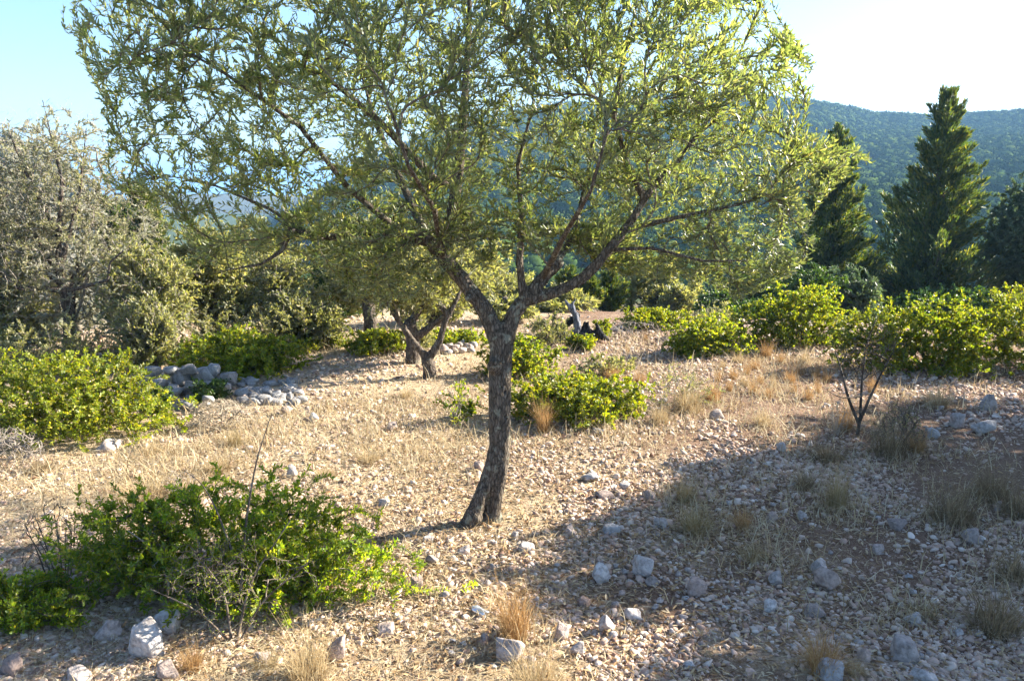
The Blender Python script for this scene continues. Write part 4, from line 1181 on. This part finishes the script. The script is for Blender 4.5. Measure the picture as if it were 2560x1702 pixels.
tag(mesh('leaf_litter', V, F, M['litter']), 'fallen brown and tan olive leaves scattered round the big trunk', 'leaf litter', kind='stuff')
V, F = litter(175000, 322, (.04, .11), (.0022, .004), 1.55, strawf, 'quad', .3, .02)
tag(mesh('straw', V, F, M['straw']), 'flattened dry straw lying between the stones', 'straw', kind='stuff')

def standing(n, seed, wfun, h, mat, name, label, w=.0052, pw=1.3):
    rng = np.random.default_rng(seed)
    x, y = ground_points(rng, n, ymin=3.0, ymax=10.5, pw=pw)
    k = rng.random(n) < wfun(x, y); x, y = x[k], y[k]; n = len(x)
    V, F = tuft_arrays(rng, n, 1.0, .001, spread=.9, w=1.0, seg=2)
    V = V.reshape(n, -1, 3)
    hh = rng.uniform(*h, n)
    mid = .5 * (V[:, 0::2] + V[:, 1::2]); half = V[:, 1::2] - mid
    mid = mid * hh[:, None, None]; half = half * (w * (.55 + .13 * y))[:, None, None]
    W = np.empty_like(V); W[:, 0::2] = mid - half; W[:, 1::2] = mid + half
    W = W + np.stack([x, y, height(x, y)], -1)[:, None]
    tag(mesh(name, W.reshape(-1, 3), F, M[mat]), label, 'grass', kind='stuff')
def drygrass(x, y):
    p = .55 * np.exp(-(((x + 1.5) / 1.5) ** 2 + ((y - 5.6) / .9) ** 2)) + .5 * np.exp(-(((x + .7) / 1.0) ** 2 + ((y - 6.6) / .6) ** 2)) + .3 * np.exp(-(((x + 2.2) / 1.3) ** 2 + ((y - 4.6) / .5) ** 2))
    p = p + .5 * np.exp(-(((x - .7) / .6) ** 2 + ((y - 5.75) / .25) ** 2)) + .4 * np.exp(-(((x - 3.3) / 1.1) ** 2 + ((y - 7.6) / .8) ** 2)) + .25 * sstep(7, 9, y)
    near = np.zeros(x.shape)
    for tx, ty in TP: near = np.maximum(near, np.exp(-(((x - tx) ** 2 + (y - ty) ** 2) / (.05 * ty) ** 2)))
    p = p + .5 * near
    return np.clip((p + .07) * (1 + 1.6 * n2(x, y, .5, 3, 55)) - .03, 0, 1)

# ------------------------------------------------------------------ grass tufts, each one a thing
PROTO = {}
def tuft_proto(kind):
    rng = np.random.default_rng({'upright': 1, 'tawny': 2, 'pale': 3, 'round': 4, 'green': 5, 'small': 6, 'grey': 7, 'sparse': 8}[kind])
    spec = {'upright': (420, 1, .30, .35, 'tuft'), 'tawny': (420, 1, .34, .8, 'tuft'), 'pale': (520, 1, .5, 1.0, 'pale_tuft'), 'round': (420, 1, .4, 1.3, 'pale_tuft'), 'green': (420, 1, .4, .9, 'green_tuft'),
            'small': (230, 1, .35, .9, 'tuft'), 'grey': (520, 1, .55, 1.2, 'brown_tuft'), 'sparse': (170, 1, .5, .8, 'green_tuft')}[kind]
    n, h, r, sp, mat = spec
    V, F = tuft_arrays(rng, n, h, r, sp, w=.017)
    return V, F, mat
def tuft(u, vb, hp, wp, kind, label, group='dry grass tufts in the clearing'):
    b = P(u, vb); b[1] += .02
    t = b[1] / ray(u, vb)[1]
    h = hp / FPX * t * 1.3; w = wp / FPX * t * 1.1
    if kind not in PROTO:
        V, F, mat = tuft_proto(kind)
        o = mesh('grass_tuft', V, F, M[mat]); ext = np.percentile(np.abs(V[:, 0]), 95) * 2
        PROTO[kind] = (o, ext, False)
    o, ext, used = PROTO[kind]
    if used: o = o.copy(); C.objects.link(o)
    else: PROTO[kind] = (o, ext, True)
    o.location = (b[0], b[1], float(height(b[0], b[1])))
    o.rotation_euler = (0, 0, (u * 7.13) % 6.28)
    o.scale = (w / ext, w / ext, h)
    tag(o, label, 'grass tuft', group)
k = 1 / 2.303
TUFTS = [(1185, 1478, 120, 95, 'upright', 'upright tawny tuft standing behind the white boulder at bottom centre'),
 (1235, 1600, 125, 160, 'pale', 'straw-coloured tuft cut by the bottom edge below the upright tawny tuft'),
 (705, 1568, 135, 150, 'pale', 'large straw tuft at the right foot of the near mastic bush'),
 (610, 1545, 60, 80, 'sparse', 'sparse greenish tuft in front of the thorn bush'),
 (440, 1550, 70, 70, 'tawny', 'small tawny tuft beside the grey pointed rock at bottom left'),
 (1900, 1555, 100, 130, 'tawny', 'straw tuft among the white rocks at bottom right'),
 (1975, 1560, 50, 70, 'round', 'short bent tuft right of the straw tuft at bottom right'),
 (2300, 1455, 120, 170, 'grey', 'big grey-brown tuft in shade at the lower right edge'),
 (2340, 1340, 90, 110, 'grey', 'shaded tuft at the right edge above the big grey-brown one'),
 (2125, 1420, 50, 90, 'sparse', 'thin low tuft left of the big grey-brown tuft'),
 (2200, 1205, 110, 150, 'grey', 'wide fuzzy grey tuft in the shade right of centre'),
 (2285, 1150, 100, 120, 'grey', 'fuzzy grey tuft at upper right of the wide fuzzy one'),
 (2350, 1190, 90, 100, 'grey', 'shaded grey tuft at the right edge, middle height'),
 (1928, 1172, 105, 75, 'green', 'upright olive-brown tuft in the shade below the thorn tree'),
 (1855, 1128, 60, 60, 'grey', 'pale fuzzy tuft left of the upright olive-brown one'),
 (1580, 1158, 55, 70, 'green', 'yellow-green tuft on the shade edge right of the trunk'),
 (1605, 1228, 65, 110, 'green', 'spreading greenish tuft in shade below the yellow-green one'),
 (1712, 1220, 50, 55, 'tawny', 'small brown tuft right of the spreading greenish one'),
 (1735, 1290, 40, 80, 'sparse', 'thin low tuft amid the shaded gravel'),
 (1905, 1060, 45, 110, 'grey', 'flat grey tuft at the shade edge left of the olive-brown bush'),
 (1948, 990, 62, 55, 'tawny', 'rusty tuft at the left foot of the thorn tree'),
 (2050, 1052, 95, 130, 'grey', 'dense dark tuft at the foot of the olive-brown bush'), (2110, 1040, 50, 70, 'tawny', 'brown tuft at the right foot of the olive-brown bush'),
 (2160, 934, 62, 95, 'round', 'golden rounded tuft in the sun right of the thorn tree'),
 (1758, 980, 48, 60, 'round', 'golden tuft in sunny gravel left of the thorn tree'),
 (1585, 948, 85, 95, 'pale', 'golden tuft right of the wide lime mastic'),
 (1520, 975, 55, 60, 'pale', 'straw tuft at the right end of the wide lime mastic'),
 (1640, 925, 50, 60, 'tawny', 'tawny tuft under the spindly grey-green shrub'),
 (1252, 998, 68, 48, 'upright', 'reddish upright tuft right beside the big trunk'),
 (1350, 985, 35, 60, 'pale', 'low straw tuft below the wide lime mastic'),
 (330, 1150, 55, 170, 'pale', 'long straw tuft above the shade at left'),
 (430, 1140, 55, 90, 'round', 'rounded straw tuft right of the long one at left'),
 (500, 1085, 40, 80, 'pale', 'pale tuft in the straw left of centre'),
 (850, 1064, 34, 75, 'round', 'short golden tuft left of the big trunk'),
 (540, 1028, 45, 50, 'green', 'olive tuft below the pale grey dry bush'),
 (935, 915, 24, 45, 'pale', 'small pale tuft in front of the two-pronged olive'),
 (750, 1100, 30, 60, 'pale', 'thin straw tuft behind the near mastic'),
 (350, 1045, 32, 60, 'round', 'low tuft right of the flat white rock'),
 (1410, 872, 35, 60, 'tawny', 'rusty tuft behind the wide lime mastic'),
 (1445, 812, 22, 16, 'small', 'tiny tuft alone on the far stony ground'),
 (1487, 782, 24, 16, 'small', 'tiny rusty tuft at the far end of the stony ground'),
 (760, 805, 22, 30, 'small', 'small rusty tuft at the far left of the clearing'),
 (1420, 845, 45, 18, 'green', 'thin upright dark tuft on the far stony ground'),
 (90, 1085, 40, 80, 'grey', 'greyish tuft by the dead spiny bush'),
 (1475, 880, 28, 40, 'tawny', 'tawny tuft between the lime mastic and the spindly shrub')]
for x, y, h, w, kd, lab in TUFTS: tuft(x * k, y * k, h * k, w * k, kd, lab)
rt = np.random.default_rng(77)
field = [(1715, 890), (1752, 884), (1740, 850), (1842, 862), (1852, 836), (1770, 914), (1862, 922), (1885, 905), (1722, 862), (1800, 838), (1782, 890), (1690, 872), (1665, 850), (1700, 835), (1820, 880), (1765, 822),
         (1880, 865), (1830, 905), (1655, 880), (1905, 880), (1735, 905), (2010, 905), (1680, 902)]
for x, y in field: tuft(x * k, y * k, rt.uniform(26, 46) * k, rt.uniform(22, 46) * k, rt.choice(['small', 'tawny', 'round']), 'small tawny tuft in the sunlit field of tufts before the right-hand mastics', 'field of small tufts on the right')

TP = np.array([P(x * k, y * k)[:2] for x, y in [(t[0], t[1]) for t in TUFTS] + field])
standing(175000, 331, drygrass, (.05, .2), 'straw', 'dry_grass', 'fine dry grass standing over the straw-coloured parts of the clearing')

# ------------------------------------------------------------------ rocks, each one a thing
def rock(name, u, vb, wp, hp, label, seed, mat='stone', group=None, lvl=3, cat='rock', soft=.0, bury=.42, z=None, noise=.06, planes=13, boxy=None):
    rng = np.random.default_rng(seed)
    b = P(u, vb, z); t = b[1] / ray(u, vb)[1]
    w = wp / FPX * t / 2; h = hp / FPX * t / 2 / (1 - bury * .5) * 1.05
    v, f = rock_verts(rng, lvl, planes, noise, (w, w * rng.uniform(.6, .85), h), soft, (seed % 2 == 0) if boxy is None else boxy)
    v = rot_z(v, rng.uniform(-.5, .5)) if lvl > 2 else v
    v = v[:, [0, 1, 2]]
    loc = b + np.array([0, w * .5, 0]); loc[2] = (float(height(loc[0], loc[1])) if z is None else z) + h * (1 - bury)
    return tag(mesh(name, v, f, M[mat], loc=loc, smooth=False), label, cat, group)
ROCKS = [(1480, 1330, 54, 46, 'white angular rock with a sloping top at the shade edge right of centre'), (1388, 1342, 48, 46, 'pinkish squat rock left of the white angular rock'),
 (1608, 1372, 54, 38, 'tan rock half sunk in shaded soil right of the white angular rock'), (1502, 1352, 36, 24, 'small grey rock tucked below the white angular rock'),
 (1912, 1362, 66, 50, 'blue-grey wedge rock in the dark soil at right'), (1892, 1325, 52, 34, 'pink rock touching the back of the blue-grey wedge rock'),
 (2092, 1528, 66, 56, 'large pale tilted rock at lower right'), (1992, 1530, 46, 40, 'white pointed rock left of the large pale tilted rock'),
 (1920, 1572, 66, 50, 'pitted grey rock at the bottom edge before the straw tuft at right'), (2135, 1575, 70, 34, 'rounded grey rock cut by the bottom edge at right'),
 (1168, 1525, 84, 54, 'white boulder in front of the upright tawny tuft'), (892, 1465, 62, 28, 'long flat white rock at bottom centre-left'),
 (1070, 1280, 36, 22, 'jagged white stone below the trunk'), (778, 1525, 48, 62, 'upright white rock beside the large straw tuft'), (602, 1530, 42, 32, 'dark grey rock before the thorn bush'),
 (376, 1572, 62, 66, 'tall lilac-grey pointed rock at the bottom left'), (170, 1575, 76, 32, 'long white rock cut by the bottom edge at left'), (388, 1462, 72, 52, 'flat-topped grey boulder under the near mastic'),
 (332, 1522, 84, 84, 'big pitted grey boulder under the near mastic, lower of two'), (246, 1478, 66, 44, 'grey boulder in the leaves left of the pitted boulder'), (20, 1560, 56, 48, 'grey rock in the bottom left corner'),
 (243, 1040, 62, 24, 'flat white rock at the foot of the bright left mastic'), (1102, 1085, 36, 22, 'pale block just left behind the big trunk'), (1802, 1040, 28, 25, 'bright white rock on the shade edge left of the thorn tree'),
 (670, 1098, 28, 28, 'upright white stone in the straw behind the near mastic'), (1398, 1150, 56, 20, 'flat white slab right of the big trunk'), (1498, 1150, 38, 22, 'blue-white rock on the shade edge right of the slab'),
 (1440, 1128, 30, 22, 'pointed white rock behind the flat slab'), (1362, 1108, 46, 18, 'low white rock farther behind the flat slab'), (1778, 1205, 34, 24, 'blue-grey stone in the shaded gravel'),
 (1460, 1430, 48, 26, 'grey-white rock in the lower shade, right of the upright tuft'), (1392, 1458, 54, 40, 'blocky white rock right of the upright tuft'), (1345, 1398, 42, 22, 'flat white rock in the sun right of the upright tuft'),
 (1292, 1475, 40, 38, 'knobbly white rock just right of the upright tuft'), (1876, 1425, 56, 30, 'broad pale rock above the straw tuft at bottom right'), (1786, 1345, 32, 30, 'pale blue rock left of the blue-grey wedge'),
 (1212, 1272, 40, 20, 'grey flat stone at the tip of the shade'), (1186, 1242, 22, 19, 'round blue-white stone right of the trunk foot'), (985, 1250, 26, 18, 'white stone on the edge of the trunk shadow'),
 (1330, 1512, 34, 32, 'dark-sided rock right of the bottom tuft'), (960, 1360, 34, 34, 'white rock at the right tip of the near mastic'), (990, 1300, 40, 22, 'white stone between the near mastic and the trunk'),
 (885, 1165, 28, 18, 'white stone behind the right end of the near mastic'), (1775, 1410, 34, 28, 'white chunk in dark soil left of the broad pale rock'), (2025, 1275, 30, 24, 'pale stone in the darkest soil at right'),
 (2110, 1440, 50, 30, 'grey-white rock above the large pale tilted rock'), (2240, 1252, 50, 36, 'grey rock before the wide fuzzy grey tuft'), (2280, 945, 46, 36, 'blue-grey rock at the right edge in the upper shade'),
 (2210, 985, 34, 34, 'blue-grey rock left of the right-edge one in the upper shade'), (2270, 1000, 60, 30, 'long grey rock below the right-edge one'), (2150, 1010, 30, 24, 'dark rock on the upper shade edge'),
 (1530, 930, 30, 18, 'white rock behind the lime mastic'), (1380, 1000, 32, 16, 'white stone in front of the lime mastic'), (1655, 965, 40, 20, 'white flat stone among sunny gravel'),
 (1850, 1195, 26, 20, 'tan stone below the pale fuzzy tuft'), (2070, 1220, 60, 26, 'low grey rock in the shade right of the upright tuft'), (1525, 1215, 40, 22, 'grey slab in shade right of the trunk'),
 (1310, 1235, 40, 24, 'blue-grey stone in the shade tip cluster'), (1410, 1232, 44, 24, 'larger blue-grey stone in the shade tip cluster'), (720, 970, 30, 18, 'white rock in the straw left of the clearing'), (900, 990, 34, 16, 'white stone before the leafless shoots'),
 (660, 955, 26, 20, 'white rock on the straw near the rubble')]
for q, (x, y, w, h, lab) in enumerate(ROCKS):
    rock('rock', x * k, y * k, w * k, h * k, lab, 500 + q, group='loose rocks in the clearing', lvl=4 if y > 1200 else 3)
# medium stones: nothing sets one apart from the next within its patch
rs = np.random.default_rng(88)
PATCH = [((520, 700, 560, 670), 46, 'fist-sized pale stone lying in the gravel right of the upright tuft'), ((400, 520, 530, 670), 36, 'fist-sized white stone in the sunlit gravel between near mastic and upright tuft'),
         ((560, 800, 440, 540), 38, 'fist-sized stone on the gravel right of the big trunk'), ((700, 1010, 470, 670), 46, 'fist-sized stone in the shaded gravel at right'),
         ((880, 1020, 380, 440), 22, 'grey stone in the upper shade near the right edge'), ((100, 440, 400, 500), 26, 'white stone in the straw left of the big trunk'), ((620, 860, 370, 440), 20, 'small white stone in the sunlit tufty ground')]
for (a, b_, c_, d_), n, lab in PATCH:
    for q in range(n):
        u, v = rs.uniform(a, b_), rs.uniform(c_, d_); t = P(u, v)[1]
        w = rs.uniform(.022, .045) * (1.15 if t > 5 else 1) * FPX / t
        rock('stone', u, v, w, w * rs.uniform(.4, .7), lab, 2000 + int(a * 7 + q * 13), group='fist-sized stones of the clearing', lvl=2, cat='stone', noise=0, planes=10)
# tumbled stone heap on the left
HEAP = [(345, 918, 58, 34, 0, 'lowest left stone of the tumbled heap'), (395, 922, 56, 34, 0, 'wide bottom stone in the middle of the tumbled heap'), (448, 916, 54, 34, 0, 'dark bottom stone right of the middle of the heap'), (505, 908, 52, 32, 0, 'bottom stone at the right of the heap behind the small dark mastic'),
        (358, 893, 60, 30, .07, 'long flat stone in the second course at the left of the heap'), (415, 890, 52, 42, .06, 'split grey block in the middle of the tumbled heap'), (470, 884, 62, 40, .07, 'broad blue-grey block right of the split one'), (522, 884, 44, 30, .06, 'grey block at the right end of the second course'),
        (345, 868, 52, 26, .15, 'grey top stone at the left end of the tumbled heap'), (388, 866, 46, 28, .16, 'pale flat top stone left of the middle of the heap'), (432, 862, 44, 24, .18, 'highest stone of the tumbled heap'), (488, 862, 46, 28, .16, 'round grey top stone at the right end of the heap'),
        (372, 940, 40, 24, 0, 'small stone fallen in front of the heap at left'), (425, 944, 44, 24, 0, 'stone fallen in front of the middle of the heap')]
for q, (x, y, w, h, z, lab) in enumerate(HEAP): rock('heap_stone', x * k, y * k, w * k * .95, h * k * .95, lab, 640 + q, mat='shaded_grey_stone', group='stones of the tumbled heap', z=z, noise=.035, boxy=True, bury=.3)
for q in range(22):
    rock('heap_stone', rs.uniform(340, 530) * k, rs.uniform(885, 935) * k, rs.uniform(8, 15), rs.uniform(4, 8), 'small broken filler stone wedged in the tumbled heap', 690 + q, mat='shaded_grey_stone', group='filler stones of the heap', z=float(rs.choice([0, .05, .1])), noise=.03, boxy=True)
for q in range(64):
    u, v = rs.uniform(552, 692) * k, rs.uniform(884, 932) * k
    if v > (935 - (u / k - 552) * .02) * k: continue
    rock('heap_stone', u, v, rs.uniform(7, 19), rs.uniform(3, 8), 'blue-grey rubble stone spilled right of the tumbled heap', 720 + q, mat='shaded_grey_stone', group='spilled rubble of the heap', lvl=3, noise=.06, planes=11, boxy=True)
for q in range(26):
    u, v = rs.uniform(1015, 1095) * k, rs.uniform(796, 816) * k
    rock('heap_stone', u, v, rs.uniform(6, 11), rs.uniform(4, 7), 'white stone of the low pile behind the two-pronged olive', 820 + q, group='low white stone pile', lvl=2, noise=0)

# ------------------------------------------------------------------ crushed drink can
bc = P(1106 * k, 1420 * k)
can = empty('crushed_can', bc + np.array([0, .02, .018]), 'crushed pale metal drink can lying beside the upright tawny tuft', 'can')
cm, ct, co_, CN = nodes('can_metal')
cp = CN('ShaderNodeBsdfPrincipled', i_Metallic=.85, i_Roughness=.38); cp.inputs['Base Color'].default_value = (.72, .75, .78, 1); ct.links.new(cp.outputs[0], co_.inputs[0])
rc = np.random.default_rng(9)
ns, nl_ = 40, 14
th = np.arange(ns) * 2 * math.pi / ns
prof = np.interp(np.linspace(0, 1, nl_), [0, .08, .5, .92, 1], [.8, 1, .9, 1, .8])
ln = np.linspace(-.036, .036, nl_)
TH, LN = np.meshgrid(th, ln); PR = np.repeat(prof[:, None], ns, 1)
q_ = np.stack([np.cos(TH), np.sin(TH), LN * 40], -1)
dent = 1 - .34 * np.clip(fbm(q_ * 1.3, 3) + .1, 0, 1) * np.sin(np.linspace(0, math.pi, nl_))[:, None] - .06 * np.abs(noise3(q_ * 3))
rad = .023 * PR * dent
cv = np.stack([LN + .004 * np.sin(TH * 2), rad * np.cos(TH), rad * np.sin(TH) * .72], -1).reshape(-1, 3)
i, j = np.meshgrid(np.arange(nl_ - 1), np.arange(ns), indexing='ij'); j2 = (j + 1) % ns
cf = np.stack([i * ns + j, i * ns + j2, (i + 1) * ns + j2, (i + 1) * ns + j], -1).reshape(-1, 4)
cb = mesh('can_body', cv, cf, cm, can, smooth=True)
for nm, row, off in (('can_lid', nl_ - 1, -.002), ('can_base', 0, .002)):
    ringv = cv.reshape(nl_, ns, 3)[row]; c0 = ringv.mean(0)
    inner = c0 + (ringv - c0) * .86 + np.array([off, 0, 0]); vv = np.vstack([ringv, inner, [c0 + np.array([off * 1.5, 0, 0])]])
    a = np.arange(ns); b_ = (a + 1) % ns
    mesh(nm, vv, [np.stack([a, b_, b_ + ns, a + ns], -1), np.stack([a + ns, b_ + ns, np.full(ns, 2 * ns)], -1)], cm, can)
can.rotation_euler = (0, R(8), R(-35))

# ------------------------------------------------------------------ the air
hm, ht, ho, HN = nodes('haze_air')
pv = HN('ShaderNodeVolumePrincipled')
pv.inputs['Color'].default_value = (.30, .58, 1.0, 1)
pv.inputs['Density'].default_value = HAZE
pv.inputs['Anisotropy'].default_value = .1
ht.links.new(pv.outputs[0], ho.inputs['Volume'])
bx = np.array([(x, y, z) for x in (-15000, 15000) for y in (-6000, 24000) for z in (-56, 75)], float)
bf = np.array([(0, 1, 3, 2), (4, 6, 7, 5), (0, 4, 5, 1), (2, 3, 7, 6), (0, 2, 6, 4), (1, 5, 7, 3)])
tag(mesh('haze', bx, bf, hm), 'thin blue haze filling the valley', 'haze', kind='stuff')
